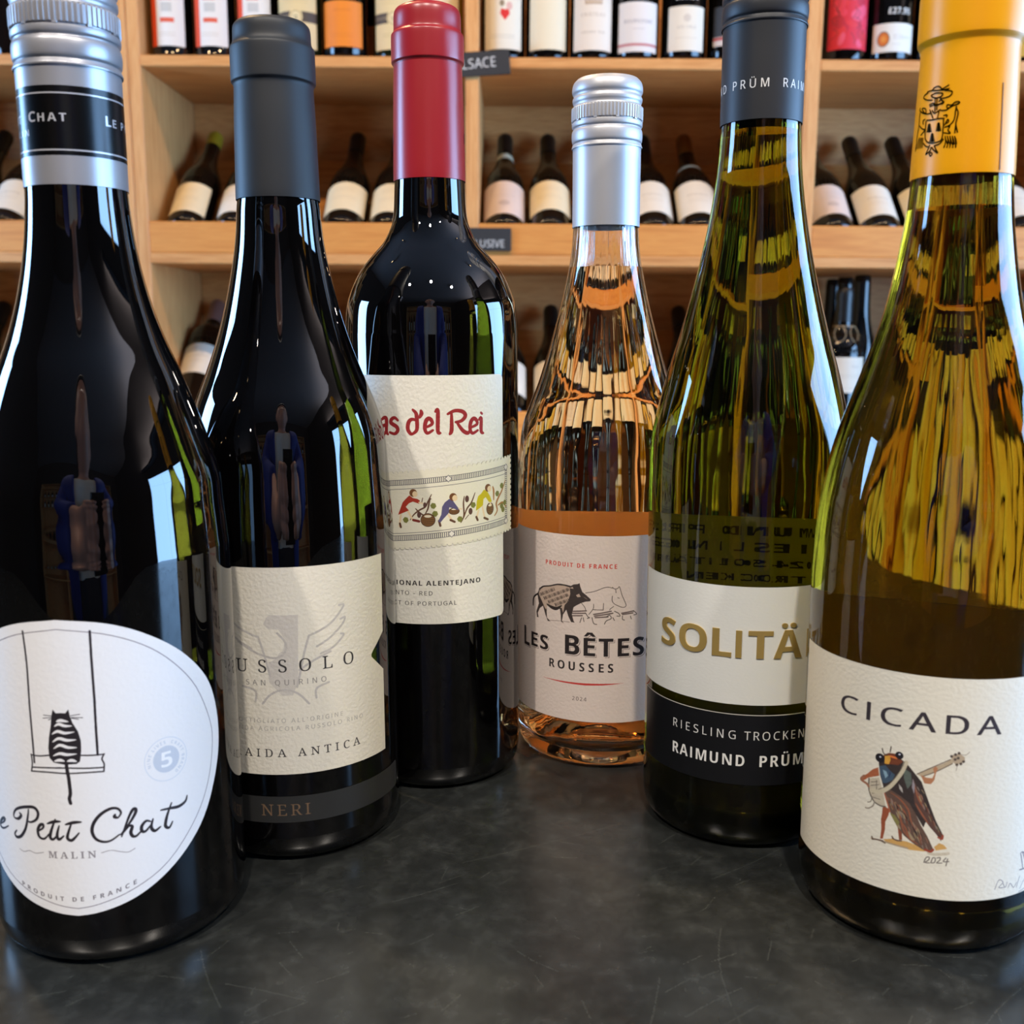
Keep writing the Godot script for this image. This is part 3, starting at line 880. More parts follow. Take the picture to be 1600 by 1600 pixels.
func bottle_riesling():
	var o := body_bottle(5, "wine_bottle", "tall olive-green wine bottle with gold lettering on white above a black label")
	var r: float = SPOT[5][2]
	var prof := bottle_profile(r, [10, r, 60, r, 120, r, 138, r - 0.15, 148.4, 36.2, 158, 34.4, 172, 30.8, 183.8, 27.3, 195.3, 24.1, 206.8, 21.2, 218, 18.8, 227, 17.1, 236, 15.7, 244.8, 14.7, 258, 13.9, 275, 13.5, 314, 13.2])
	prof.append(Vector2(314, 0.01))
	clear_bottle(o, prof, 256.0, 2.6, mats.olive_glass, mats.white_wine, mats.clear_air, mats.white_top, 5, 0.2)
	thick_foot(o, r)
	var dark := plain(Color(0.12, 0.128, 0.145), 0.46, 0.0, 0.42)
	var cap := screw_cap(o, 260.3, dark, 14.3)
	for k in 2:
		part("printed_name", letters("RAIMUND PRÜM", 0, 2.85, 3.6 - k * 44.9, 268.6, 14.3, func(_h): return 14.32, 0.05, 0.0, 1.0, 0.98), plain(Color(0.8, 0.8, 0.8), 0.5), cap)
	var rf := func(_h): return r
	var white := plain(Color(0.84, 0.845, 0.83), 0.5)
	white.normal_enabled = true
	white.normal_texture = mats.paper_relief
	white.normal_scale = 0.04
	var lab := part("label", sheet(rect(-56.5, 39.5, 56.2, 99.1, 0.8), r, rf, 0.14, Rect2(-58, 55, 100, 46)), white, o)
	var gold := plain(Color(0.74, 0.63, 0.37), 0.32, 0.5)
	var spots := {"S": [-41.3, 7.4], "O": [-32.0, 11.2], "L": [-18.8, 6.8], "I": [-10.6, 2.1], "T": [-6.4, 8.6], "Ä": [2.6, 10.4], "R": [15.2, 8.0]}
	for ch in "SOLITÄR":
		var g: PackedVector2Array = glyph(1, ch).tri
		var lo := 9.0
		var hi := -9.0
		for p in g:
			lo = minf(lo, p.x)
			hi = maxf(hi, p.x)
		var em := 9.9 / 0.714
		var hs: float = spots[ch][1] / ((hi - lo) * em)
		part("gold_letter", letters(ch, 1, 9.9, spots[ch][0] - lo * em * hs, 73.5, r, rf, 0.55, 0.0, hs, 0.0, 0.44), gold, lab)
	var c := Canvas.new(self, -56, 40, 25, 54, 12.0, Color(0.045, 0.05, 0.065))
	c.stroke([Vector2(-56, 52.5), Vector2(40, 52.5)], 0.35, Color(0.75, 0.74, 0.7), -1.0, false)
	c.text("RIESLING", 0, 3.2, -34.5, 43.2, Color(0.85, 0.85, 0.84), 0.0, 1.0, 1.0)
	c.text("TROCKEN", 0, 3.2, -6.6, 43.2, Color(0.85, 0.85, 0.84), 0.0, 1.0, 0.62)
	c.text("RAIMUND", 1, 4.2, -34.6, 33.2, Color(0.88, 0.88, 0.87), 0.0, 0.94, 0.45)
	c.text("PRÜM", 1, 4.2, -1.4, 33.2, Color(0.88, 0.88, 0.87), 0.0, 0.98, 0.5)
	part("foot_label", sheet(rect(-54.5, 37.5, 26.2, 52.7, 0.8), r, rf, 0.14, Rect2(-56, 25, 96, 29)), paper(c.tex(), 0.42, 0.12), o)
	var b := Canvas.new(self, -42, 42, 25, 117, 8.0, Color(0.55, 0.55, 0.42))
	var bi := Color(0.1, 0.1, 0.1)
	b.text("RAIMUND PRÜM", 1, 3.6, 0.0, 107.0, bi, 0.5, 1.2, 0.9)
	b.text("RIESLING", 1, 3.6, 0.0, 100.5, bi, 0.5, 1.2, 1.4)
	b.text("2024 SOLITÄR", 1, 2.8, 0.0, 94.5, bi, 0.5, 1.2, 0.7)
	b.text("TROCKEN", 1, 2.8, 0.0, 88.5, bi, 0.5, 1.2, 0.7)
	var bo := part("back_label", sheet(rect(-41, 41, 26, 114.5, 1), r, rf, -0.12, Rect2(-42, 25, 84, 92)), paper(b.tex(), 0.7, 0.0), o)
	bo.rotation.y = PI - 0.233


func bottle_cicada():
	var o := body_bottle(6, "wine_bottle", "amber-green wine bottle with a mustard yellow capsule and banjo-playing cicada label")
	var r: float = SPOT[6][2]
	var prof := bottle_profile(r, [10, r, 60, r, 104, r, 116, r - 0.25, 130, 36.4, 142.4, 34.6, 154.4, 31.8, 166.3, 28.0, 174, 25.3, 183.8, 22.1, 193.4, 19.5, 202.9, 17.6, 212.3, 16.1, 219.8, 15.1, 229, 14.3, 240, 13.8, 287, 13.0])
	prof.append(Vector2(287, 0.01))
	clear_bottle(o, prof, 222.0, 2.7, mats.amber_glass, mats.white_wine, mats.clear_air, mats.white_top, 6, 0.3)
	thick_foot(o, r)
	var yellow := plain(Color(0.84, 0.57, 0.0), 0.34, 0.0, 0.42)
	var cap := capsule(o, [231.2, 14.2, 231.4, 14.5, 240, 14.3, 250, 14.0, 262, 13.6, 266.6, 13.55, 267.6, 13.8, 268.6, 14.4, 269.6, 14.6, 275, 14.6, 281, 14.55, 282.6, 14.3, 283.6, 13.7, 285.6, 13.4, 290, 13.1, 291.4, 12, 292, 10, 292, 0.01], yellow)
	var cf := func(h: float) -> float: return lerpf(14.56, 13.66, clampf((h - 231.0) / 31.0, 0.0, 1.0))
	part("capsule_seam", sheet(V([4.6, 231.4, 4.95, 231.4, 4.6, 255.0, 4.3, 255.0]), 14.2, cf, 0.14, Rect2(0, 230, 10, 60), 0.3), plain(Color(0.42, 0.24, 0.02), 0.5), cap)
	# printed crest: hat, cross, shield, tassels
	var st := SurfaceTool.new()
	st.begin(Mesh.PRIMITIVE_TRIANGLES)
	var crop := func(x: float, y: float) -> Vector2: return on_bottle(16, 1400.0 + x / 11.425, 120.0 + y / 11.425)
	var inked := func(flat: Array, wd: float):
		var q := PackedVector2Array()
		for i in range(0, flat.size(), 2):
			q.append(crop.call(flat[i], flat[i + 1]))
		if q.size() > 2:
			q = spline(q, 3)
		for i in q.size() - 1:
			var d := (q[i + 1] - q[i]).orthogonal().normalized() * wd * 0.5
			var tdir := (q[i + 1] - q[i]).normalized() * wd * 0.25
			for p in [q[i] - d - tdir, q[i] + d - tdir, q[i + 1] + d + tdir, q[i] - d - tdir, q[i + 1] + d + tdir, q[i + 1] - d + tdir]:
				put_on(st, p, 14.2, cf, 0.12)
	for q in [[640, 250, 660, 205, 740, 165, 800, 200, 820, 240], [545, 270, 620, 245, 720, 240, 860, 225, 950, 200], [560, 285, 500, 330, 485, 380, 540, 412, 640, 415], [860, 240, 960, 245, 1000, 270, 970, 330, 880, 370, 780, 385], [620, 330, 700, 290, 820, 290, 810, 340, 720, 375, 640, 360, 620, 330], [820, 215, 940, 140], [690, 380, 690, 620], [725, 370, 725, 590], [590, 500, 660, 470, 720, 510, 800, 470, 850, 440], [600, 530, 680, 500, 830, 480], [760, 440, 800, 410, 850, 450, 820, 480],
		[640, 600, 690, 650, 790, 580], [600, 590, 660, 740], [770, 600, 740, 730], [550, 775, 640, 770, 760, 745, 860, 740], [535, 790, 530, 900, 525, 1080, 560, 1160, 650, 1185, 760, 1160, 820, 1110, 840, 980, 850, 760], [430, 560, 420, 600, 480, 650, 530, 640, 520, 570, 460, 570, 520, 660, 620, 650], [800, 600, 900, 590, 960, 540, 1050, 500, 1130, 470, 1120, 440, 1050, 450, 990, 500, 910, 500, 920, 560, 1000, 520],
		[425, 640, 415, 760, 410, 880, 385, 1060, 360, 1330], [425, 880, 470, 930, 520, 950, 450, 1040], [1080, 520, 1060, 620, 1040, 760, 960, 860, 870, 900], [1080, 560, 1110, 640, 1090, 740, 1070, 850, 1100, 990], [870, 900, 960, 880, 930, 950, 970, 1010, 860, 1000], [490, 850, 480, 790, 520, 760], [870, 860, 920, 760, 940, 800, 900, 830], [850, 690, 910, 680, 900, 720], [500, 1190, 540, 1240, 600, 1250], [700, 1230, 780, 1200, 850, 1110], [610, 1220, 580, 1300, 545, 1385, 620, 1320, 630, 1260], [690, 1230, 720, 1300, 752, 1360, 680, 1310, 650, 1260], [605, 1380, 630, 1350, 655, 1380, 625, 1415, 605, 1380]]:
		inked.call(q, 0.36)
	for q in [[595, 920], [760, 900], [650, 1090]]:
		for j in 5:
			inked.call([q[0] - 20 - j * 6, q[1] - 60 + j * 30, q[0] + 20 + j * 6, q[1] - 65 + j * 30], 0.34)
		inked.call([q[0], q[1] - 80, q[0], q[1] + 70], 0.4)
	for j in 5:
		inked.call([375 + j * 26, 1290 - j * 6, 400 + j * 22, 1180 - j * 14, 420 + j * 18, 1090], 0.28)
		inked.call([860 + j * 52, 1265, 890 + j * 44, 1160, 880 + j * 42, 1060], 0.32)
		inked.call([885 + j * 46, 1100, 925 + j * 40, 1200], 0.28)
	inked.call([1070, 850, 1050, 1000], 0.35)
	part("printed_crest", st.commit(), plain(Color(0.22, 0.15, 0.07), 0.5), cap)
	# label
	var bg := Color(0.84, 0.835, 0.79)
	var c := Canvas.new(self, -64, 31, 18, 90, 13.0, bg)
	var ink := Color(0.19, 0.17, 0.2)
	for e in [-0.09, 0.09]:
		c.text("CICADA", 0, 5.6, -17.3 + e, 71.5 + e * 0.6, ink, 0.5, 1.52, 1.55)
	c.view = [6, 1330.0, 1150.0, 7.275]
	# ground wash
	for q in [[360, 1170, 480, 1165, 640, 1200, 800, 1260, 930, 1300, 820, 1310, 660, 1290, 520, 1240, 400, 1200], [940, 1260, 1000, 1215, 1050, 1235, 1090, 1280, 960, 1300]]:
		c.poly(c.trc(q), Color(0.76, 0.60, 0.36))
	c.stroke(c.trc([880, 1330, 960, 1345, 1100, 1335]), 0.9, Color(0.74, 0.71, 0.65))
	c.stroke(c.trc([230, 1160, 330, 1185, 480, 1230, 640, 1275]), 0.5, Color(0.62, 0.56, 0.48))
	# legs
	var leg := Color(0.56, 0.3, 0.2)
	c.poly(c.trc([360, 790, 440, 830, 425, 900, 390, 970, 385, 1060, 360, 1165, 330, 1165, 345, 1050, 340, 950, 355, 860]), leg)
	c.poly(c.trc([530, 1040, 575, 1060, 580, 1180, 545, 1180]), Color(0.5, 0.28, 0.2))
	for q in [[240, 1170, 300, 1175, 360, 1190], [470, 1160, 520, 1185, 570, 1190], [235, 1140, 250, 1170], [465, 1140, 480, 1165], [330, 1180, 385, 1215]]:
		c.stroke(c.trc(q), 0.42, Color(0.35, 0.28, 0.25))
	# banjo drum and far arm
	c.poly(c.trc([205, 480, 320, 470, 345, 560, 370, 680, 390, 790, 330, 790, 260, 740, 215, 650, 200, 570]), Color(0.72, 0.69, 0.62))
	c.stroke(c.trc([205, 480, 200, 570, 215, 650, 260, 740, 330, 790, 390, 800]), 0.4, Color(0.35, 0.33, 0.31))
	for q in [[230, 520, 300, 515], [225, 560, 320, 550], [240, 650, 330, 640], [290, 500, 290, 650], [240, 690, 330, 720]]:
		c.stroke(c.trc(q), 0.22, Color(0.4, 0.38, 0.36), -1.0, false)
	c.poly(c.trc([310, 355, 250, 375, 180, 430, 120, 460, 115, 500, 150, 500, 200, 470, 320, 450]), Color(0.62, 0.36, 0.24))
	c.stroke(c.trc([150, 450, 115, 490, 180, 540, 200, 570]), 0.75, Color(0.58, 0.4, 0.32))
	c.stroke(c.trc([235, 690, 225, 740, 190, 750], ), 0.3, Color(0.5, 0.48, 0.45))
	c.stroke(c.trc([265, 740, 250, 790, 200, 818, 165, 812]), 0.4, Color(0.55, 0.52, 0.48))
	# banjo neck and near arm
	c.poly(c.trc([750, 435, 920, 360, 1050, 310, 1150, 260, 1165, 300, 1060, 360, 900, 430, 800, 460]), Color(0.68, 0.62, 0.53))
	c.stroke(c.trc([750, 430, 920, 355, 1130, 265]), 0.25, Color(0.35, 0.3, 0.27))
	c.stroke(c.trc([800, 462, 960, 405, 1150, 312]), 0.25, Color(0.35, 0.3, 0.27))
	c.poly(c.trc([1130, 230, 1180, 200, 1240, 205, 1290, 240, 1290, 290, 1240, 310, 1190, 325, 1150, 290]), Color(0.66, 0.6, 0.52))
	for q in [[1140, 230], [1185, 210], [1225, 195], [1200, 325], [1245, 315], [1275, 290], [1180, 265], [1215, 250]]:
		var e := c.trc([q[0], q[1]])[0]
		c.ell(e.x, e.y, 0.42, 0.42, Color(0.3, 0.26, 0.24))
	c.stroke(c.trc([1240, 205, 1300, 215, 1345, 180]), 0.15, Color(0.5, 0.46, 0.42))
	c.stroke(c.trc([1205, 330, 1190, 395]), 0.15, Color(0.5, 0.46, 0.42), -1.0, false)
	c.poly(c.trc([790, 440, 850, 470, 920, 480, 945, 430, 930, 370, 960, 340, 985, 370, 960, 430, 945, 500, 905, 545, 830, 535]), Color(0.66, 0.46, 0.34))
	# body and wings
	c.poly(c.trc([315, 300, 420, 250, 560, 255, 640, 320, 720, 420, 800, 520, 850, 660, 900, 800, 960, 960, 1040, 1120, 1035, 1170, 1000, 1160, 930, 1070, 850, 970, 820, 1040, 740, 900, 560, 700, 380, 620, 330, 440]), Color(0.2, 0.17, 0.17))
	c.poly(c.trc([700, 470, 740, 560, 800, 680, 860, 820, 930, 980, 1035, 1165, 1000, 1155, 900, 1040, 790, 900, 720, 770]), Color(0.33, 0.24, 0.22))
	c.poly(c.trc([380, 630, 450, 610, 560, 680, 660, 760, 730, 880, 790, 1010, 860, 1130, 930, 1280, 920, 1320, 840, 1305, 720, 1230, 600, 1130, 530, 1040, 470, 930, 420, 790]), Color(0.36, 0.28, 0.25))
	for q in [[420, 700, 520, 800, 560, 930, 600, 1080, 700, 1200], [450, 640, 560, 720, 650, 840, 680, 960, 740, 1080], [560, 960, 620, 1050, 660, 1150, 760, 1230], [500, 760, 600, 850, 640, 980], [730, 760, 800, 880, 880, 1000], [720, 560, 760, 700, 830, 830]]:
		c.stroke(c.trc(q), 0.45, Color(0.56, 0.33, 0.24), 0.15)
	for q in [[530, 840, 600, 910, 650, 960], [470, 900, 520, 990, 560, 1060], [650, 1080, 690, 1160, 720, 1180], [740, 1060, 760, 1140, 800, 1230], [800, 610, 830, 650]]:
		c.stroke(c.trc(q), 0.8, Color(0.58, 0.52, 0.42), 0.2)
	var rng := RandomNumberGenerator.new()
	rng.seed = 77
	for j in 70:
		var t := rng.randf()
		var wx := lerpf(430.0, 880.0, t) + rng.randf_range(-40, 60)
		var wy := lerpf(690.0, 1270.0, t) + rng.randf_range(-30, 30)
		if j % 3 == 0:
			wx = lerpf(720.0, 1000.0, t) + rng.randf_range(-10, 25)
			wy = lerpf(560.0, 1110.0, t) + rng.randf_range(-20, 30)
		c.stroke(c.trc([wx, wy, wx + 18, wy + 34, wx + 30, wy + 72]), rng.randf_range(0.16, 0.42), [Color(0.55, 0.4, 0.34), Color(0.16, 0.12, 0.13), Color(0.5, 0.46, 0.44), Color(0.42, 0.24, 0.18), Color(0.6, 0.55, 0.42)][j % 5], 0.08)
	c.poly(c.trc([440, 870, 500, 900, 550, 980, 530, 1020, 480, 950]), Color(0.48, 0.47, 0.28))
	c.poly(c.trc([700, 480, 725, 560, 715, 660, 690, 580]), Color(0.55, 0.53, 0.57))
	c.poly(c.trc([540, 540, 580, 590, 590, 650, 550, 600]), Color(0.66, 0.65, 0.64))
	c.poly(c.trc([600, 360, 680, 420, 690, 540, 640, 600, 600, 480]), Color(0.34, 0.38, 0.36))
	c.stroke(c.trc([380, 650, 420, 780, 440, 860]), 0.4, Color(0.62, 0.36, 0.26))
	c.stroke(c.trc([840, 1290, 900, 1312, 930, 1290]), 0.7, Color(0.55, 0.24, 0.18))
	c.stroke(c.trc([990, 1150, 1030, 1170, 1040, 1130]), 0.6, Color(0.55, 0.26, 0.2))
	c.poly(c.trc([320, 340, 390, 330, 450, 400, 500, 440, 470, 500, 400, 535, 360, 530, 335, 440]), Color(0.24, 0.32, 0.40))
	c.poly(c.trc([360, 380, 400, 400, 420, 450, 390, 480]), Color(0.50, 0.62, 0.70))
	c.poly(c.trc([410, 350, 450, 420, 430, 480, 440, 400]), Color(0.1, 0.12, 0.28))
	# head, eyes, feelers, strap
	c.poly(c.trc([370, 215, 430, 190, 500, 200, 560, 260, 590, 290, 540, 330, 470, 320, 390, 320]), Color(0.42, 0.22, 0.14))
	c.poly(c.trc([385, 225, 440, 220, 450, 270, 430, 320, 380, 310]), Color(0.80, 0.60, 0.24))
	c.stroke(c.trc([450, 230, 520, 250]), 0.6, Color(0.82, 0.46, 0.24), -1.0, false)
	for q in [[330, 248, 1.4], [548, 220, 1.15]]:
		var e := c.trc([q[0], q[1]])[0]
		c.ell(e.x, e.y, q[2], q[2] * 1.0, Color(0.09, 0.08, 0.11))
		c.ell(e.x + 0.05, e.y + 0.35, 0.3, 0.25, Color(0.8, 0.82, 0.9))
	c.stroke(c.trc([355, 140, 370, 195, 410, 215]), 0.3, Color(0.2, 0.16, 0.14))
	c.stroke(c.trc([455, 120, 445, 180]), 0.3, Color(0.2, 0.16, 0.14), -1.0, false)
	c.stroke(c.trc([625, 300, 580, 400, 500, 510, 420, 590, 330, 630, 230, 620]), 1.25, Color(0.74, 0.71, 0.63))
	c.stroke(c.trc([610, 290, 560, 390, 480, 500, 400, 570, 310, 605]), 0.18, Color(0.4, 0.37, 0.33))
	# year and signature
	for q in [[825, 1435, 850, 1380, 885, 1375, 880, 1405, 840, 1435, 890, 1440], [905, 1440, 925, 1385, 955, 1390, 945, 1435, 910, 1440], [975, 1385, 1010, 1380, 1005, 1410, 970, 1440, 1030, 1442], [1075, 1385, 1045, 1425, 1110, 1425], [1095, 1395, 1075, 1475]]:
		c.stroke(c.trc(q), 0.3, Color(0.4, 0.38, 0.37))
	c.view = [6, 1240.0, 980.0, 3.077]
	for q in [[965, 1260, 985, 1215, 1005, 1225, 985, 1250, 1010, 1250], [1005, 1230, 1015, 1250, 1025, 1225], [1030, 1250, 1040, 1230, 1055, 1250, 1070, 1225], [1068, 1250, 1085, 1195], [1085, 1255, 1110, 1205, 1118, 1240, 1080, 1270], [1120, 1250, 1150, 1215, 1165, 1245]]:
		c.stroke(c.trc(q), 0.22, Color(0.45, 0.44, 0.48))
	for q in [[1090, 1085, 1100, 1160], [1100, 1080, 1120, 1160], [1085, 1165, 1130, 1150], [1095, 1080, 1140, 1085]]:
		c.stroke(c.trc(q), 0.4, Color(0.42, 0.4, 0.44), -1.0, false)
	part("label", sheet(rect(-63, 29.5, 19.6, 88.2, 0.8), r, func(_h): return r, 0.14, Rect2(-64, 18, 95, 72)), paper(c.tex(), 0.55, 0.3), o)
	var bo := part("back_label", sheet(rect(-40, 40, 20, 96.5, 1), r, func(_h): return r, -0.12, Rect2(-40, 20, 80, 80)), plain(Color(0.42, 0.36, 0.28), 0.7), o)
	bo.rotation.y = PI - 0.45


# ---------------------------------------------------------------- bottles on the shelves
var shapes := {}

func shelf_profile(kind: String) -> PackedVector2Array:
	var foot := [0, 0.01, 0, 30, 1.5, 33.5, 5, 35.6]
	var up := []
	match kind:
		"burgundy": up = [8, 37, 60, 37, 112, 37, 128, 36.4, 142, 34.6, 156, 31, 170, 26.4, 185, 21.6, 202, 17.4, 220, 15, 236, 14, 284, 13.4]
		"bordeaux": up = [8, 36, 90, 36, 180, 36, 190, 35.6, 199, 34, 207, 31, 214, 26.5, 220, 20.5, 227, 16.4, 236, 14.6, 250, 14, 292, 13.4]
		"slim": up = [8, 34, 80, 34, 150, 34, 176, 32.6, 200, 28, 222, 22.4, 244, 17.6, 262, 15, 280, 14.2, 318, 13.4]
	foot.append_array(up.slice(0, 4))
	var q := V(foot.slice(0, 8))
	q.append_array(spline(V(up), 3))
	return q


# design: {kind, glass, cap, cap_h, label: [half width, low, high], tex, neck}
func shelf_bottle(d: Dictionary, at: Transform3D, label: String, group: String) -> Node3D:
	var o := thing("shelf_bottle", label, "bottle", shelf_at * at, group)
	var kind: String = d.get("kind", "burgundy")
	var prof: PackedVector2Array
	if not shapes.has(kind):
		prof = shelf_profile(kind)
		var closed := prof.duplicate()
		closed.append(Vector2(prof[prof.size() - 1].x, 0.01))
		shapes[kind] = [prof, lathe(closed, 40)]
	prof = shapes[kind][0]
	part("glass_body", shapes[kind][1], mats[d.get("glass", "shelf_glass")], o)
	var rf := radius_of(prof)
	var top: float = prof[prof.size() - 1].x
	var low: float = top - d.get("cap_h", 52.0)
	var ck := "%s cap %s" % [kind, low]
	if not shapes.has(ck):
		var q := PackedVector2Array()
		for i in 9:
			var h := lerpf(low, top + 1.0, i / 8.0)
			q.append(Vector2(h, rf.call(minf(h, top)) + 0.5 + (0.5 if h > top - 14.0 and h < top - 4.0 else 0.0)))
		q.append(Vector2(top + 3.5, 12.6))
		q.append(Vector2(top + 4.5, 10.0))
		q.append(Vector2(top + 4.5, 0.01))
		shapes[ck] = lathe(q, 28)
	part("capsule", shapes[ck], mats[d.get("cap", "cap_black")], o)
	if d.has("label"):
		var l: Array = d.label
		var r: float = rf.call((l[1] + l[2]) * 0.5)
		var lk := "%s label %s" % [kind, l]
		if not shapes.has(lk):
			shapes[lk] = sheet(rect(-l[0], l[0], l[1], l[2], 2.0), r, func(_h): return r, 0.2, Rect2(-l[0], l[1], l[0] * 2, l[2] - l[1]), 4.0)
		part("label", shapes[lk], mats[d.tex], o)
	if d.has("band"):
		var b: Array = d.band
		var r2: float = rf.call(b[0])
		part("neck_band", sheet(rect(-r2 * 2.2, r2 * 2.2, b[0], b[1]), r2, rf, 0.25, Rect2(-r2 * 2.2, b[0], r2 * 4.4, b[1] - b[0]), 3.0), mats[d.get("band_tex", "label_ivory")], o)
	if d.has("price"):
		part("price_writing", letters(d.price[0], 1, d.price[1], d.price[2], d.price[3], rf.call(d.price[3]), rf, 0.3, 0.5, 0.9, 0.4), mats.chalk, o)
	if d.has("marks"):
		var st := SurfaceTool.new()
		st.begin(Mesh.PRIMITIVE_TRIANGLES)
		var rng := RandomNumberGenerator.new()
		rng.seed = d.marks[0]
		var h0: float = d.marks[1]
		var r3: float = rf.call(h0)
		var x := -16.0
		while x < 15.0:
			var q := []
			for j in 5:
				q.append(Vector2(x + sin(j * 1.9) * 2.4 + rng.randf_range(-0.8, 0.8), h0 + 5.0 - j * 2.4 + rng.randf_range(-1.0, 1.0)))
			var s := spline(q, 3)
			for i in s.size() - 1:
				var w := (s[i + 1] - s[i]).orthogonal().normalized() * 0.75
				for p in [s[i] - w, s[i] + w, s[i + 1] + w, s[i] - w, s[i + 1] + w, s[i + 1] - w]:
					put_on(st, p, r3, rf, 0.3)
			x += rng.randf_range(6.2, 8.0)
		part("price_writing", st.commit(), mats.chalk, o)
	return o


func small_label(id: String, s: float, h0: float, h1: float, bg: Color, draw):
	var c := Canvas.new(self, -s, s, h0, h1, 3.0, bg)
	if draw != null:
		draw.call(c)
	mats[id] = paper(c.tex(), 0.6, 0.0)


func lines(c: Canvas, ys: Array, w: float, col: Color, t := 0.8):
	for y in ys:
		c.stroke([Vector2(-w, y), Vector2(w, y)], t, col, -1.0, false)


func shelf_labels():
	var ivory := Color(0.88, 0.82, 0.68)
	var white := Color(0.87, 0.84, 0.78)
	var grey := Color(0.66, 0.62, 0.56)
	var dim := Color(0.74, 0.69, 0.6)
	small_label("label_ivory", 40, 0, 80, ivory, func(c): lines(c, [62, 56], 14.0, dim); lines(c, [40, 34], 20.0, dim))
	small_label("label_plain", 40, 0, 80, Color(0.88, 0.83, 0.70), null)
	small_label("label_white", 40, 0, 80, white, func(c): c.text("DOMAINE", 2, 4.5, 0, 44, grey, 0.5, 1.0, 0.6); lines(c, [36, 30], 16.0, dim))
	small_label("label_pink", 40, 0, 80, Color(0.85, 0.77, 0.72), func(c): lines(c, [58, 50, 44], 18.0, Color(0.74, 0.66, 0.62)); c.ell(0, 26, 9, 6, Color(0.76, 0.68, 0.64)))
	small_label("label_orange_edge", 30, 0, 110, Color(0.88, 0.86, 0.82), func(c):
		c.poly([Vector2(-30, 0), Vector2(-17, 0), Vector2(-17, 110), Vector2(-30, 110)], Color(0.86, 0.27, 0.06))
		c.ell(1, 92, 9, 11, Color(0.82, 0.28, 0.17))
		c.ell(1, 90, 4, 5, Color(0.88, 0.86, 0.82))
		lines(c, [74, 71], 9.0, Color(0.82, 0.32, 0.2), 1.6)
		c.poly([Vector2(-8, 52), Vector2(10, 52), Vector2(10, 66), Vector2(-8, 66)], Color(0.76, 0.75, 0.72))
		c.poly([Vector2(-10, 36), Vector2(13, 36), Vector2(13, 43), Vector2(-10, 43)], Color(0.84, 0.35, 0.24))
		lines(c, [20, 16], 14.0, dim))
	small_label("label_emblem", 36, 0, 90, Color(0.85, 0.76, 0.55), func(c):
		lines(c, [78, 74, 70], 20.0, Color(0.76, 0.68, 0.48))
		c.poly([Vector2(-36, 40), Vector2(36, 40), Vector2(36, 56), Vector2(-36, 56)], Color(0.28, 0.23, 0.18))
		c.text("ESTATE", 2, 5, -22, 46, Color(0.7, 0.62, 0.46), 0.5, 0.8)
		c.ell(0, 48, 11, 12, Color(0.85, 0.76, 0.55))
		c.ell(0, 48, 8.4, 9.4, Color(0.60, 0.5, 0.34))
		c.ell(0, 48, 7.4, 8.4, Color(0.86, 0.79, 0.6))
		c.text("u", 3, 8, 0, 44, Color(0.3, 0.25, 0.2))
		lines(c, [24, 20], 18.0, Color(0.72, 0.63, 0.42)))
	small_label("label_orange", 38, 0, 70, Color(0.89, 0.50, 0.10), func(c): c.text("RESERVA", 1, 4, 0, 54, Color(0.80, 0.42, 0.07), 0.5, 1.0, 1.0); lines(c, [20, 16], 20.0, Color(0.80, 0.43, 0.08)))
	small_label("label_heart", 34, 0, 90, Color(0.88, 0.84, 0.75), func(c):
		c.poly([Vector2(3, 44), Vector2(-5, 54), Vector2(-3, 62), Vector2(3, 60), Vector2(9, 62), Vector2(11, 54)], Color(0.82, 0.12, 0.11))
		c.ell(-2, 70, 4, 5, Color(0.55, 0.48, 0.38))
		c.ell(10, 66, 5, 6, Color(0.84, 0.66, 0.6))
		lines(c, [22, 18], 20.0, Color(0.7, 0.68, 0.62)))
	small_label("label_chateau", 36, 0, 100, Color(0.88, 0.83, 0.75), func(c):
		c.poly([Vector2(-14, 70), Vector2(14, 70), Vector2(14, 84), Vector2(8, 90), Vector2(-8, 90), Vector2(-14, 84)], Color(0.66, 0.54, 0.42))
		for j in 5:
			c.poly([Vector2(-11 + j * 5, 72), Vector2(-8.6 + j * 5, 72), Vector2(-8.6 + j * 5, 80), Vector2(-11 + j * 5, 80)], Color(0.86, 0.8, 0.7))
		c.text("CHÂTEAU", 2, 5, 0, 52, Color(0.66, 0.58, 0.5), 0.5, 1.1, 1.0)
		c.text("GRAND VIN", 2, 3.6, 0, 26, Color(0.62, 0.55, 0.48), 0.5, 1.1, 1.0))
	small_label("label_stripe", 36, 0, 76, Color(0.86, 0.83, 0.79), func(c):
		c.text("BOURGOGNE", 0, 5.6, 0, 44, Color(0.5, 0.47, 0.5), 0.5, 0.9, 0.8)
		lines(c, [35], 10.0, Color(0.68, 0.64, 0.64))
		c.poly([Vector2(-36, 9), Vector2(36, 9), Vector2(36, 13), Vector2(-36, 13)], Color(0.72, 0.42, 0.42)))
	small_label("label_small", 32, 0, 68, Color(0.88, 0.84, 0.76), func(c):
		c.ell(0, 50, 6, 6, Color(0.8, 0.75, 0.68))
		c.text("LES CRUS", 0, 4.6, 0, 34, Color(0.64, 0.6, 0.56), 0.5, 0.95, 0.8)
		lines(c, [20], 18.0, Color(0.78, 0.72, 0.64)))
	small_label("label_slate", 34, 0, 60, Color(0.16, 0.17, 0.19), func(c):
		c.text("Rouge", 2, 8, 0, 36, Color(0.75, 0.75, 0.74))
		c.poly([Vector2(-34, 0), Vector2(34, 0), Vector2(34, 14), Vector2(-34, 14)], Color(0.8, 0.77, 0.74))
		lines(c, [11], 34.0, Color(0.66, 0.12, 0.1), 4.0))
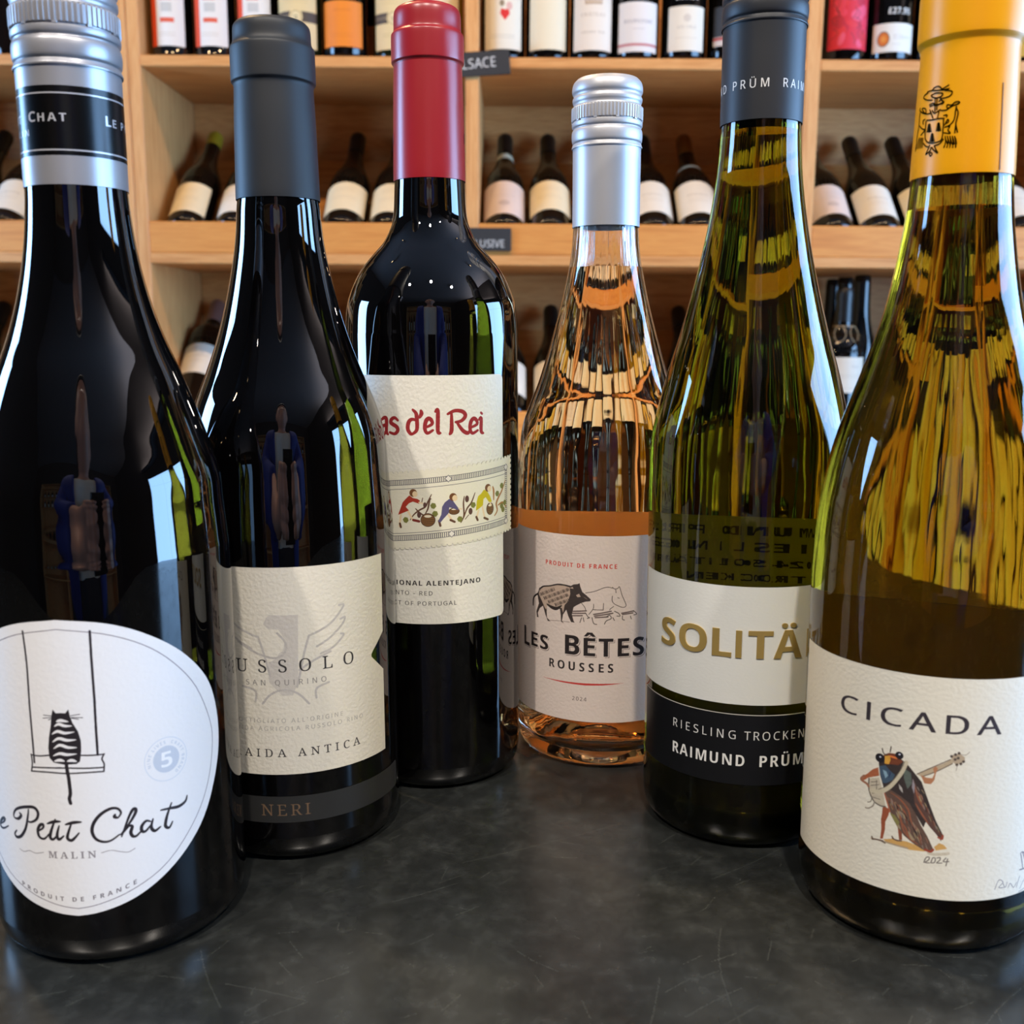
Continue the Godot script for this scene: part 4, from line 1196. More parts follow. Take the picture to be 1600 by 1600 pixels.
	small_label("label_rosy", 38, 0, 100, Color(0.80, 0.12, 0.20), func(c):
		var rng := RandomNumberGenerator.new()
		rng.seed = 11
		for j in 26:
			c.ell(rng.randf_range(-36, 36), rng.randf_range(4, 98), rng.randf_range(4, 11), rng.randf_range(5, 14), [Color(0.85, 0.2, 0.3), Color(0.86, 0.3, 0.4), Color(0.72, 0.1, 0.2), Color(0.82, 0.16, 0.2)][j % 4], rng.randf() * 3.0, 16)
		for j in 30:
			var p := Vector2(rng.randf_range(-34, 34), rng.randf_range(6, 94))
			c.stroke([p, p + Vector2(rng.randf_range(-8, 8), rng.randf_range(4, 12)), p + Vector2(rng.randf_range(-12, 12), rng.randf_range(10, 20))], 0.9, Color(0.42, 0.12, 0.18)))
	small_label("label_sun", 38, 0, 44, Color(0.86, 0.84, 0.79), func(c):
		c.ell(-20, 20, 10, 12, Color(0.45, 0.36, 0.26))
		c.ell(-20, 20, 8.4, 10.2, Color(0.80, 0.42, 0.12))
		c.ell(-20, 20, 4, 5, Color(0.86, 0.56, 0.2))
		c.text("El Esteve", 2, 6.5, 12, 20, Color(0.7, 0.68, 0.66), 0.5, 0.85)
		lines(c, [12], 8.0, Color(0.72, 0.7, 0.66)))
	small_label("label_yellow", 38, 0, 90, Color(0.82, 0.69, 0.30), null)
	small_label("label_board", 42, 0, 60, Color(0.83, 0.78, 0.70), func(c): c.text("Blanc", 2, 5, 16, 42, Color(0.68, 0.62, 0.56)); lines(c, [30, 26, 8], 26.0, Color(0.72, 0.66, 0.58)))


func stock_shelves():
	var up := func(px: float, back := 0.05) -> Transform3D:
		return Transform3D(Basis(), Vector3((px - 800.0) * 0.001055, 0.4437, -back))
	var row := "standing bottles on the upper shelf"
	var oe := {"kind": "slim", "label": [30, 18, 128], "tex": "label_orange_edge", "cap": "cap_orange"}
	var words := ["beside the double upright", "second from the double upright", "third from the double upright"]
	for i in 3:
		shelf_bottle(oe, up.call([267, 333.5, 400][i]), "dark bottle in a white label with orange edge, " + words[i], row)
	var em := {"kind": "bordeaux", "label": [36, 14, 104], "tex": "label_emblem", "glass": "shelf_green"}
	shelf_bottle({"kind": "slim", "label": [28, 30, 110], "tex": "label_small", "glass": "shelf_green"}, up.call(440, 0.185), "slim green bottle standing behind the white labels with orange edge", row)
	shelf_bottle(em, up.call(467.5, 0.045), "cream label with brown band and round emblem, beside the orange label", row)
	shelf_bottle({"kind": "burgundy", "label": [36, 18, 88], "tex": "label_orange", "price": ["£22.75", 10.0, 0.0, 95.0]}, up.call(537), "black bottle with an orange label and a white handwritten price", row)
	shelf_bottle({"kind": "slim", "label": [30, 2, 72], "tex": "label_orange"}, up.call(577, 0.13), "slim bottle with an orange label standing behind two others", row)
	shelf_bottle(em, up.call(616), "cream label with brown band and round emblem, second from the divider", row)
	shelf_bottle({"kind": "bordeaux", "label": [34, 26, 116], "tex": "label_plain", "glass": "shelf_amber"}, up.call(687, 0.06), "golden wine bottle with a cream label beside the divider sign", row)
	shelf_bottle({"kind": "bordeaux", "label": [34, 16, 106], "tex": "label_heart"}, up.call(784), "white label with a red heart on an upper shelf bottle", row)
	shelf_bottle({"kind": "bordeaux", "label": [34, 16, 96], "tex": "label_plain"}, up.call(853), "blank cream label on the bottle beside the red heart label", row)
	shelf_bottle({"kind": "bordeaux", "label": [36, 14, 114], "tex": "label_chateau"}, up.call(922, 0.045), "tall cream label printed with a small mansion", row)
	shelf_bottle({"kind": "burgundy", "label": [36, 12, 88], "tex": "label_stripe", "price": ["£19.95", 8.0, 0.0, 96.0]}, up.call(991, 0.045), "white label with a dusty pink stripe along its foot", row)
	shelf_bottle({"kind": "burgundy", "label": [32, 14, 82], "tex": "label_small", "price": ["£23.50", 10.0, 0.0, 92.0]}, up.call(1065, 0.045), "small white label with a white handwritten price above it", row)
	shelf_bottle({"kind": "burgundy", "label": [34, 24, 84], "tex": "label_slate"}, up.call(1137, 0.05), "slate grey label with white script and a red line", row)
	shelf_bottle({"kind": "burgundy", "label": [32, 14, 82], "tex": "label_ivory"}, up.call(1209), "ivory label on the upper shelf beside the outer upright", row)
	shelf_bottle({"kind": "bordeaux", "label": [38, 20, 120], "tex": "label_rosy"}, up.call(1317), "crimson floral label on a dark bottle beside the upright", row)
	shelf_bottle({"kind": "burgundy", "label": [38, 16, 60], "tex": "label_sun", "price": ["£27.95", 9.5, 4.0, 74.0]}, up.call(1387), "low white label with an orange sun under a handwritten price", row)
	shelf_bottle({"kind": "bordeaux", "label": [34, 12, 102], "tex": "label_plain"}, up.call(1459), "pale cream label beside the orange sun label", row)
	shelf_bottle({"kind": "bordeaux", "label": [34, 12, 102], "tex": "label_white"}, up.call(1533), "white label between the cream and the yellow labels", row)
	shelf_bottle({"kind": "bordeaux", "label": [38, 12, 102], "tex": "label_yellow"}, up.call(1610), "butter yellow label on an upper shelf bottle", row)
	var left := "standing bottles in the neighbouring unit"
	for i in 3:
		shelf_bottle({"kind": "bordeaux", "glass": "shelf_brown"}, up.call([155, 84, 13][i], 0.06), ["plain brown bottle standing against the double upright in the neighbouring unit", "plain brown bottle, second from the double upright in the neighbouring unit", "plain brown bottle, third from the double upright in the neighbouring unit"][i], left)
	# reclining rows
	var lean := func(px: float, y: float, k := 0.001083) -> Transform3D:
		var tilt := Basis(Vector3.RIGHT, deg_to_rad(-46.0))
		return Transform3D(tilt, Vector3((px - 800.0) * k, y + 0.0285, -0.044))
	var iv := {"label": [42, 28, 104], "tex": "label_ivory", "marks": [1, 116.0]}
	var mid := [[-72, iv, "ivory-labelled bottle reclining in the neighbouring unit, third from its upright"], [4, {"label": [44, 26, 104], "tex": "label_white", "marks": [2, 116.0], "glass": "shelf_brown"}, "white-labelled bottle reclining in the neighbouring unit, second from its upright"],
		[78, iv, "ivory-labelled bottle reclining in the neighbouring unit next to its upright"],
		[289, {"label": [36, 24, 100], "tex": "label_ivory", "cap": "cap_wax", "cap_h": 34.0, "marks": [3, 112.0]}, "reclining bottle with a yellow wax top and ivory label"],
		[366, {"label": [38, 22, 96], "tex": "label_white"}, "white-labelled bottle reclining next to the yellow wax top"], [440, iv, "ivory-labelled bottle reclining on the middle shelf, third from the double upright"],
		[534, {"label": [44, 30, 104], "tex": "label_ivory", "marks": [5, 114.0]}, "ivory-labelled bottle reclining on the middle shelf, third from the divider"], [607, {"label": [42, 24, 100], "tex": "label_ivory"}, "ivory-labelled bottle reclining on the middle shelf, second from the divider"], [680, iv, "ivory-labelled bottle reclining against the divider under the emblem labels"],
		[787, {"label": [44, 22, 110], "tex": "label_pink", "marks": [7, 120.0], "band": [206.0, 222.0]}, "reclining bottle with a pinkish label and banded neck"], [860, {"label": [44, 34, 112], "tex": "label_ivory", "marks": [8, 120.0]}, "reclining ivory-labelled bottle between the pinkish label and the next"], [934, iv, "ivory-labelled bottle reclining on the middle shelf, third past the divider"],
		[1022, {"label": [44, 30, 112], "tex": "label_white", "marks": [9, 120.0]}, "white-labelled bottle reclining beside the amber-capped one"], [1094, {"label": [44, 28, 114], "tex": "label_white", "marks": [10, 122.0], "cap": "cap_amber", "band": [168.0, 178.0]}, "reclining bottle with an amber capsule and white label"], [1167, iv, "ivory-labelled bottle reclining past the amber-capped one"],
		[1305, {"label": [44, 28, 106], "tex": "label_pink", "marks": [12, 116.0]}, "pinkish-labelled bottle reclining beside the outer upright"], [1379, {"label": [44, 26, 106], "tex": "label_white"}, "white-labelled bottle reclining, second past the outer upright"], [1453, iv, "ivory-labelled bottle reclining, third past the outer upright"], [1527, iv, "ivory-labelled bottle reclining, fourth past the outer upright"], [1600, {"label": [44, 26, 106], "tex": "label_white"}, "white-labelled bottle reclining, fifth past the outer upright"]]
	for e in mid:
		shelf_bottle(e[1], lean.call(e[0], 0.1345), e[2], "reclining bottles on the middle shelf")
	var wl := {"label": [42, 40, 116], "tex": "label_white"}
	var low := [[5, wl, "white-labelled bottle reclining on the lower shelf of the neighbouring unit"], [85, wl, "white-labelled bottle on the lower shelf of the neighbouring unit beside its upright"], [288, {"kind": "bordeaux", "label": [44, 82, 154], "tex": "label_white", "cap": "cap_rose", "marks": [21, 166.0]}, "reclining bottle with a rose-silver capsule on the lower shelf"],
		[366, wl, "white-labelled bottle on the lower shelf next to the rose-silver capsule"], [456, wl, "white-labelled bottle on the lower shelf, third from the double upright"], [530, wl, "white-labelled bottle on the lower shelf, third from the divider"], [604, wl, "white-labelled bottle on the lower shelf, second from the divider"], [678, wl, "white-labelled bottle on the lower shelf against the divider"],
		[793, wl, "white-labelled bottle on the lower shelf just past the divider"], [868, wl, "white-labelled bottle on the lower shelf, second past the divider"], [942, wl, "white-labelled bottle on the lower shelf, third past the divider"], [1016, wl, "white-labelled bottle on the lower shelf, fourth past the divider"], [1090, wl, "white-labelled bottle on the lower shelf, fifth past the divider"], [1164, wl, "white-labelled bottle on the lower shelf, sixth past the divider"]]
	for e in low:
		shelf_bottle(e[1], lean.call(e[0], -0.1765, 0.00110), e[2], "reclining bottles on the lower shelf")
	# rows in the further bays
	var n := 0
	var kinds := [{"kind": "bordeaux", "label": [34, 20, 110], "tex": "label_white"}, {"kind": "burgundy", "label": [36, 16, 96], "tex": "label_ivory"}, {"kind": "bordeaux", "label": [34, 20, 110], "tex": "label_yellow", "glass": "shelf_green"}, {"kind": "burgundy", "label": [36, 20, 96], "tex": "label_plain", "glass": "shelf_amber"}]
	var order := ["first", "second", "third", "fourth", "fifth", "sixth"]
	for e in [[-1.168, 7, "neighbouring bay"], [-1.62, 5, "bay beyond the neighbouring unit"], [-2.054, 5, "outermost bay past the neighbouring unit"], [1.066, 6, "bay beyond the end bay"], [1.576, 6, "outermost bay past the end bay"]]:
		for lv in 5:
			for i in e[1]:
				if e[0] == -1.168 and (i > 5 or (lv < 2 and i > 2 - lv)):
					continue
				n += 1
				var x: float = e[0] + 0.042 + i * 0.0775
				var tilt := Basis(Vector3.RIGHT, deg_to_rad(-46.0))
				var t: Transform3D = [Transform3D(Basis(), Vector3(x, 0.4437, -0.05)), Transform3D(tilt, Vector3(x, 0.163, -0.044)), Transform3D(tilt, Vector3(x, -0.148, -0.044)), Transform3D(Basis(), Vector3(x, -0.5148, -0.05)), Transform3D(Basis(), Vector3(x, -0.8423, -0.05))][lv]
				if lv == 2 and e[0] == -1.168 and i > 2:
					continue
				shelf_bottle(iv if lv == 1 or lv == 2 else kinds[(n * 5 + n / 4) % 4], t, "%s bottle in the %s, %s" % [order[i], e[2], ["upper shelf", "middle rack", "lower rack", "shelf under the racks", "bottom shelf"][lv]], "bottles in the further bays")
	# standing rows below
	for lv in 2:
		for k in 21:
			var b := k / 7
			var x: float = [-0.6015, -0.0555, 0.4965][b] + 0.0385 + (k % 7) * 0.0745
			var lb: Dictionary = [{"kind": "bordeaux", "label": [40, 30, 140], "tex": "label_white", "cap": "cap_cream"}, {"kind": "burgundy", "label": [40, 20, 118], "tex": "label_ivory"}, {"kind": "bordeaux", "label": [40, 40, 150], "tex": "label_yellow", "glass": "shelf_green", "cap": "cap_wax"}, {"kind": "bordeaux", "label": [40, 40, 160], "tex": "label_plain", "cap": "cap_amber"}, {"kind": "burgundy", "label": [40, 20, 118], "tex": "label_plain", "glass": "shelf_amber", "cap": "cap_cream"}][(n * 7 + n / 3) % 5]
			if n == 10:
				lb = {"kind": "bordeaux", "label": [38, 30, 150], "tex": "label_rosy", "cap": "cap_red"}
			n += 1
			var y: float = (-0.2108 if b == 2 else -0.1773) - [0.3375, 0.665][lv]
			shelf_bottle(lb, Transform3D(Basis(), Vector3(x, y, -0.05 - 0.01 * (k % 3))), "bottle standing on the %s shelf below the racks, %s in the %s bay" % [["first", "second"][lv], ["first", "second", "third", "fourth", "fifth", "sixth", "seventh"][k % 7], ["first", "middle", "end"][b]], "standing bottles below the racks")
	# standing bottles low in the end bay
	var st := func(px: float, back: float) -> Transform3D: return Transform3D(Basis(), Vector3((px - 800.0) * (1.79 + back) / 1750.0 * 1.08, -0.2108, -back))
	var names := ["nearest the upright", "second of three", "third of three"]
	for i in 3:
		shelf_bottle({"kind": "slim", "cap_h": 70.0, "cap": "cap_gloss"}, st.call([1288, 1306, 1331][i], [0.244, 0.177, 0.110][i]), "tall bottle with glossy black capsule low in the end bay, " + names[i], "black-capped bottles in the end bay")
	shelf_bottle({"kind": "bordeaux", "cap": "cap_mint", "cap_h": 46.0, "glass": "shelf_green"}, st.call(1397, 0.12), "green bottle with a mint green capsule in the end bay", "bottles in the end bay")
	var fb := shelf_bottle({"kind": "bordeaux", "label": [42, 120, 180], "tex": "label_board", "marks": [31, 190.0]}, Transform3D(Basis(), Vector3(0.570, -0.2108, -0.0385)), "dark bottle with a broad cream label and twine bow round its neck", "bottles in the end bay")
	for j in 3:
		var tor := TorusMesh.new()
		tor.inner_radius = 0.0095
		tor.outer_radius = 0.0105
		tor.rings = 24
		tor.ring_segments = 8
		var t := part("twine_loop", tor, mats.twine, fb)
		t.position = Vector3([-0.012, 0.012, 0.0][j], [0.219, 0.219, 0.232][j], [0.024, 0.024, 0.0][j])
		t.scale = [Vector3(1, 1, 1.4), Vector3(1, 1, 1.4), Vector3(1.62, 1.6, 1.62)][j]
		t.rotation = [Vector3(1.2, 0, 0.6), Vector3(1.2, 0, -0.6), Vector3.ZERO][j]
	for i in 2:
		shelf_bottle({"kind": "bordeaux", "cap": ["cap_mint", "cap_black"][i], "glass": "shelf_green"}, st.call([1484, 1564][i], 0.08), ["green bottle with a mint capsule behind the broad cream label", "green bottle with a black capsule low in the end bay"][i], "bottles in the end bay")


# ---------------------------------------------------------------- shelving, counter, room
func shelf_units():
	var side := func(o: Node3D, called: String, x0: float, x1: float, mat: Material):
		part(called, box_mesh(Vector3((x0 + x1) * 0.5, -0.075, -0.14), Vector3(x1 - x0, 2.18, 0.28), 0.0015), mat, o)
	var bay := func(o: Node3D, x0: float, x1: float, third: float, ramps: Array):
		var w := x1 - x0
		var cx := (x0 + x1) * 0.5
		for y in [0.84, 0.4435, 0.1335, third, third - 0.3375, third - 0.665, -1.15]:
			part("shelf_board", box_mesh(Vector3(cx, y - 0.0085, -0.139), Vector3(w, 0.017, 0.278), 0.001), mats.pine_x, o)
		for y in [0.1335] + ([third] if ramps.size() > 1 else []):
			part("lip_board", box_mesh(Vector3(cx, y + 0.0255, -0.009), Vector3(w, 0.0505, 0.016), 0.0012), mats.pine_lip, o)
		for y in ramps:
			# sloping board that the bottles lie on
			var st := SurfaceTool.new()
			st.begin(Mesh.PRIMITIVE_TRIANGLES)
			var len := 0.275
			box(st, Vector3.ZERO, Vector3(w - 0.001, 0.010, len), 0.0008)
			var b := part("ramp_board", st.commit(), mats.pine_x, o)
			var tilt := deg_to_rad(44.0)
			b.rotation.x = tilt
			var start := Vector3(cx, y + 0.0005, -0.0715)
			b.position = start + Vector3(0, sin(tilt), -cos(tilt)) * (len * 0.5) + Vector3(0, -cos(tilt), -sin(tilt)) * 0.0062
		part("back_panel", box_mesh(Vector3(cx, -0.075, -0.284), Vector3(w, 2.18, 0.008), 0.0005), mats.pine_back, o)
	var a := thing("wine_shelf", "pine wine shelving with sloped bottle racks standing behind the counter", "shelving", shelf_at)
	side.call(a, "side_panel", -0.6215, -0.6015, mats.pine_y)
	side.call(a, "divider", -0.0775, -0.0555, mats.pine_y)
	side.call(a, "divider", 0.4725, 0.4965, mats.pine_y)
	side.call(a, "side_panel", 1.022, 1.044, mats.pine_y)
	bay.call(a, -0.6015, -0.0775, -0.1775, [0.1335, -0.1775])
	bay.call(a, -0.0555, 0.4725, -0.1775, [0.1335, -0.1775])
	bay.call(a, 0.4965, 1.022, -0.2110, [0.1335])
	var b := thing("wine_shelf", "neighbouring pine wine shelving unit butted against the double upright", "shelving", shelf_at)
	side.call(b, "side_panel", -0.6425, -0.6225, mats.pine_y)
	side.call(b, "side_panel", -1.190, -1.168, mats.pine_y)
	bay.call(b, -1.168, -0.6425, -0.1775, [0.1335, -0.1775])
	var c := thing("wine_shelf", "further pine wine shelving unit beyond the end bay", "shelving", shelf_at)
	side.call(c, "side_panel", 1.046, 1.066, mats.pine_y)
	side.call(c, "divider", 1.556, 1.576, mats.pine_y)
	side.call(c, "side_panel", 2.056, 2.076, mats.pine_y)
	bay.call(c, 1.066, 1.556, -0.1775, [0.1335, -0.1775])
	bay.call(c, 1.576, 2.056, -0.1775, [0.1335, -0.1775])
	var d := thing("wine_shelf", "further pine wine shelving unit beyond the neighbouring unit", "shelving", shelf_at)
	side.call(d, "side_panel", -2.074, -2.054, mats.pine_y)
	side.call(d, "divider", -1.64, -1.62, mats.pine_y)
	side.call(d, "side_panel", -1.212, -1.192, mats.pine_y)
	bay.call(d, -1.62, -1.212, -0.1775, [0.1335, -0.1775])
	bay.call(d, -2.054, -1.64, -0.1775, [0.1335, -0.1775])
	# slate signs on the shelf edges
	for e in [["ALSACE", -0.0605, 0.432, 0.0, "slate sign reading ALSACE in white chalk on the upper shelf edge"], ["EXCLUSIVE", -0.0565, 0.158, -0.001, "small slate sign in white chalk on the middle shelf lip"]]:
		var sg := thing("slate_sign", e[4], "sign", shelf_at * Transform3D(Basis(Vector3.BACK, deg_to_rad(4.0 if e[0] == "ALSACE" else 0.0)), Vector3(e[1], e[2], 0.0032)))
		part("plate", box_mesh(Vector3.ZERO, Vector3(0.11, 0.037, 0.004), 0.0006), mats.slate, sg)
		var tm := TextMesh.new()
		tm.font = fonts[0]
		tm.text = e[0]
		tm.font_size = 32
		tm.pixel_size = (0.0145 if e[0] == "ALSACE" else 0.0115) / 0.714 / 32.0
		tm.depth = 0.0004
		var t := part("chalk_lettering", tm, mats.chalk, sg)
		t.position = Vector3(-0.001 if e[0] == "ALSACE" else 0.006, 0.0 if e[0] == "ALSACE" else -0.007, 0.0023)
		if e[0] == "ALSACE":
			t.rotation.z = 0.03


func counter():
	var o := thing("counter_table", "black stone-topped counter carrying the six wine bottles", "counter")
	part("worktop", box_mesh(Vector3(0, TOP - 0.02, -0.31), Vector3(2.3, 0.04, 0.86), 0.003), mats.stone, o)
	part("apron", box_mesh(Vector3(0, TOP - 0.10, -0.31), Vector3(2.16, 0.12, 0.74), 0.003), mats.dark_wood, o)
	for x in [-1.04, 1.04]:
		for z in [-0.62, 0.0]:
			part("leg", box_mesh(Vector3(x, (TOP - 0.16) * 0.5, z), Vector3(0.08, TOP - 0.16, 0.08), 0.004), mats.dark_wood, o)


const ROOM := [-2.1, 2.1, -2.12, 2.6, 2.75]   # x0 x1 z0 z1 height

func room():
	var t := 0.12
	var x0: float = ROOM[0]
	var x1: float = ROOM[1]
	var z0: float = ROOM[2]
	var z1: float = ROOM[3]
	var hh: float = ROOM[4]
	var cz := (z0 + z1) * 0.5
	struct("floor", box_mesh(Vector3(0, -t * 0.5, cz), Vector3(x1 - x0 + 2 * t, t, z1 - z0 + 2 * t)), mats.floor_wood)
	struct("ceiling", box_mesh(Vector3(0, hh + t * 0.5, cz), Vector3(x1 - x0 + 2 * t, t, z1 - z0 + 2 * t)), mats.ceiling)
	struct("wall_back", box_mesh(Vector3(0, hh * 0.5, z0 - t * 0.5), Vector3(x1 - x0 + 2 * t, hh, t)), mats.wall)
	struct("wall_front", box_mesh(Vector3(0, hh * 0.5, z1 + t * 0.5), Vector3(x1 - x0 + 2 * t, hh, t)), mats.wall)
	var k := 0
	for s in [-1.0, 1.0]:
		k += 1
		var x: float = (x1 + t * 0.5) * s
		var w := window_box(s)
		var st := SurfaceTool.new()
		st.begin(Mesh.PRIMITIVE_TRIANGLES)
		box(st, Vector3(x, hh * 0.5, (z0 + w[0]) * 0.5), Vector3(t, hh, w[0] - z0), 0.001)
		box(st, Vector3(x, hh * 0.5, (z1 + w[1]) * 0.5), Vector3(t, hh, z1 - w[1]), 0.001)
		box(st, Vector3(x, w[2] * 0.5, (w[0] + w[1]) * 0.5), Vector3(t, w[2], w[1] - w[0]), 0.001)
		box(st, Vector3(x, (hh + w[3]) * 0.5, (w[0] + w[1]) * 0.5), Vector3(t, hh - w[3], w[1] - w[0]), 0.001)
		struct("wall_left" if s < 0 else "wall_right", st.commit(), mats.wall)
		# window: bright daylight behind the pane, dark frame with bars
		var pane := struct("window_%d" % k, box_mesh(Vector3(x + 0.03 * s, (w[2] + w[3]) * 0.5, (w[0] + w[1]) * 0.5), Vector3(0.01, w[3] - w[2], w[1] - w[0]), 0.0005), mats.daylight)
		var fr := SurfaceTool.new()
		fr.begin(Mesh.PRIMITIVE_TRIANGLES)
		for y in [w[2] + 0.025, w[3] - 0.025, lerpf(w[2], w[3], 0.72)]:
			box(fr, Vector3(x, y, (w[0] + w[1]) * 0.5), Vector3(0.05, 0.05 if y != lerpf(w[2], w[3], 0.72) else 0.025, w[1] - w[0]), 0.002)
		for z in [w[0] + 0.025, w[1] - 0.025, lerpf(w[0], w[1], 0.36), lerpf(w[0], w[1], 0.68)]:
			box(fr, Vector3(x, (w[2] + w[3]) * 0.5, z), Vector3(0.05, w[3] - w[2], 0.05 if z == w[0] + 0.025 or z == w[1] - 0.025 else 0.022), 0.002)
		part("window_frame", fr.commit(), mats.frame, pane)


func window_box(s: float) -> Array:   # z0 z1 y0 y1
	return [-1.3, 0.6, 0.75, 1.95] if s > 0 else [-1.15, -0.45, 0.85, 1.95]


func window_light(s: float, energy: float, c: Color):
	var w := window_box(s)
	var l := AreaLight3D.new()
	l.name = "daylight_right" if s > 0 else "daylight_left"
	l.area_size = Vector2(w[1] - w[0] - 0.06, w[3] - w[2] - 0.06)
	l.light_energy = energy
	l.light_color = c
	l.shadow_enabled = true
	add_child(l)
	l.position = Vector3((ROOM[1] - 0.01) * s, (w[2] + w[3]) * 0.5, (w[0] + w[1]) * 0.5)
	l.rotation.y = PI / 2 * s


# an invented, unseen light strip, put in to brighten the ceiling
func added_uplighter(at: Vector3, length: float, energy: float, c: Color, label: String):
	var o := thing("added_light_strip", label, "light", Transform3D(Basis(Vector3.UP, PI / 2), at))
	part("channel", box_mesh(Vector3(0, 0.012, 0), Vector3(length + 0.04, 0.024, 0.14), 0.002), mats.frame, o)
	part("added_lamp_diffuser", box_mesh(Vector3(0, 0.027, 0), Vector3(length, 0.006, 0.1), 0.001), mats.added_lamp_cool, o)
	var l := AreaLight3D.new()
	l.name = "strip"
	l.area_size = Vector2(length, 0.1)
	l.light_energy = energy
	l.light_color = c
	l.shadow_enabled = true
	o.add_child(l)
	l.position = Vector3(0, 0.034, 0)
	l.rotation.x = PI / 2


func spotlight(at: Vector3, aim: Vector3, energy: float, c: Color, label: String, cone := 52.0):
	var o := thing("ceiling_spotlight", label, "light", Transform3D(Basis(), at), "ceiling spotlights")
	var up := (ROOM[4] - at.y) * 1000.0 - 2.0
	part("stem", lathe(V([0, 0.01, 0, 8, up - 6.0, 8, up - 6.0, 30, up, 30, up, 0.01]), 24), mats.frame, o)
	var head := Node3D.new()
	head.name = "lamp_head"
	o.add_child(head)
	head.look_at_from_position(at, aim, Vector3.UP if absf((aim - at).normalized().y) < 0.98 else Vector3.BACK)
	head.rotation_edit_mode = Node3D.ROTATION_EDIT_MODE_EULER
	var tube := lathe(V([-55, 0.01, -55, 36, -50, 40, 40, 40, 40, 36, 20, 34, 20, 0.01]), 32)
	var m := part("housing", tube, mats.frame, head)
	m.rotation.x = -PI / 2
	var lens := part("lamp_lens", lathe(V([24, 33.5, 24, 0.01]), 32), mats.lamp, head)
	lens.rotation.x = -PI / 2
	var l := SpotLight3D.new()
	l.name = "spot"
	l.light_energy = energy
	l.light_color = c
	l.light_size = 0.04
	l.spot_angle = cone
	l.spot_angle_attenuation = 0.6
	l.spot_range = 8.0
	l.shadow_enabled = true
	head.add_child(l)
	l.position = Vector3(0, 0, -0.045)


# ---------------------------------------------------------------- the photographer, seen mirrored in the glass
# bones: [a, b, radius at a, radius at b]; smooth union of tapered capsules
func field(bones: Array, p: Vector3, k: float) -> float:
	var d := 10.0
	for b in bones:
		var ba: Vector3 = b[1] - b[0]
		var pa: Vector3 = p - b[0]
		var t := clampf(pa.dot(ba) / maxf(ba.length_squared(), 1e-9), 0.0, 1.0)
		var e: float = (pa - ba * t).length() - lerpf(b[2], b[3], t)
		var h := maxf(k - absf(d - e), 0.0) / k
		d = minf(d, e) - h * h * k * 0.25
	return d


# surface nets: one vertex in each cell that the surface crosses, one quad round each crossed edge
func nets(st: SurfaceTool, lo: Vector3, hi: Vector3, cell: float, f: Callable, base: int) -> int:
	var nx := int((hi.x - lo.x) / cell) + 2
	var ny := int((hi.y - lo.y) / cell) + 2
	var nz := int((hi.z - lo.z) / cell) + 2
	var val := PackedFloat32Array()
	val.resize(nx * ny * nz)
	var bs := 4
	for bz in range(0, nz, bs):
		for by in range(0, ny, bs):
			for bx in range(0, nx, bs):
				var mid := lo + Vector3(bx + 1.5, by + 1.5, bz + 1.5) * cell
				var dm: float = f.call(mid)
				var far := absf(dm) > cell * bs * 1.5
				for z in range(bz, mini(bz + bs, nz)):
					for y in range(by, mini(by + bs, ny)):
						for x in range(bx, mini(bx + bs, nx)):
							val[(z * ny + y) * nx + x] = dm if far else f.call(lo + Vector3(x, y, z) * cell)
	var at := {}
	var count := base
	var sx := [0, 1, 0, 1, 0, 1, 0, 1]
	var sy := [0, 0, 1, 1, 0, 0, 1, 1]
	var sz := [0, 0, 0, 0, 1, 1, 1, 1]
	var ed := [[0, 1], [2, 3], [4, 5], [6, 7], [0, 2], [1, 3], [4, 6], [5, 7], [0, 4], [1, 5], [2, 6], [3, 7]]
	for z in nz - 1:
		for y in ny - 1:
			for x in nx - 1:
				var i0 := (z * ny + y) * nx + x
				var neg := 0
				for c in 8:
					if val[i0 + sx[c] + sy[c] * nx + sz[c] * nx * ny] < 0.0:
						neg += 1
				if neg == 0 or neg == 8:
					continue
				var s := Vector3.ZERO
				var n := 0
				for e in ed:
					var va := val[i0 + sx[e[0]] + sy[e[0]] * nx + sz[e[0]] * nx * ny]
					var vb := val[i0 + sx[e[1]] + sy[e[1]] * nx + sz[e[1]] * nx * ny]
					if (va < 0.0) != (vb < 0.0):
						var t := va / (va - vb)
						s += Vector3(sx[e[0]], sy[e[0]], sz[e[0]]).lerp(Vector3(sx[e[1]], sy[e[1]], sz[e[1]]), t)
						n += 1
				st.set_smooth_group(0)
				st.add_vertex(lo + (Vector3(x, y, z) + s / n) * cell)
				at[i0] = count
				count += 1
	var off := [1, nx, nx * ny]
	for z in range(1, nz - 1):
		for y in range(1, ny - 1):
			for x in range(1, nx - 1):
				var i0 := (z * ny + y) * nx + x
				for ax in 3:
					var i1: int = i0 + off[ax]
					if (val[i0] < 0.0) == (val[i1] < 0.0):
						continue
					var u: int = off[(ax + 1) % 3]
					var w: int = off[(ax + 2) % 3]
					var q := [i0 - u - w, i0 - w, i0, i0 - u]
					if not (at.has(q[0]) and at.has(q[1]) and at.has(q[2]) and at.has(q[3])):
						continue
					var o := [0, 2, 1, 0, 3, 2] if val[i0] < 0.0 else [0, 1, 2, 0, 2, 3]
					for j in o:
						st.add_index(at[q[j]])
	return count


func skin_mesh(pieces: Array) -> ArrayMesh:
	var st := SurfaceTool.new()
	st.begin(Mesh.PRIMITIVE_TRIANGLES)
	var n := 0
	for e in pieces:
		n = nets(st, e[0], e[1], e[2], e[3], n)
	st.generate_normals()
	return st.commit()


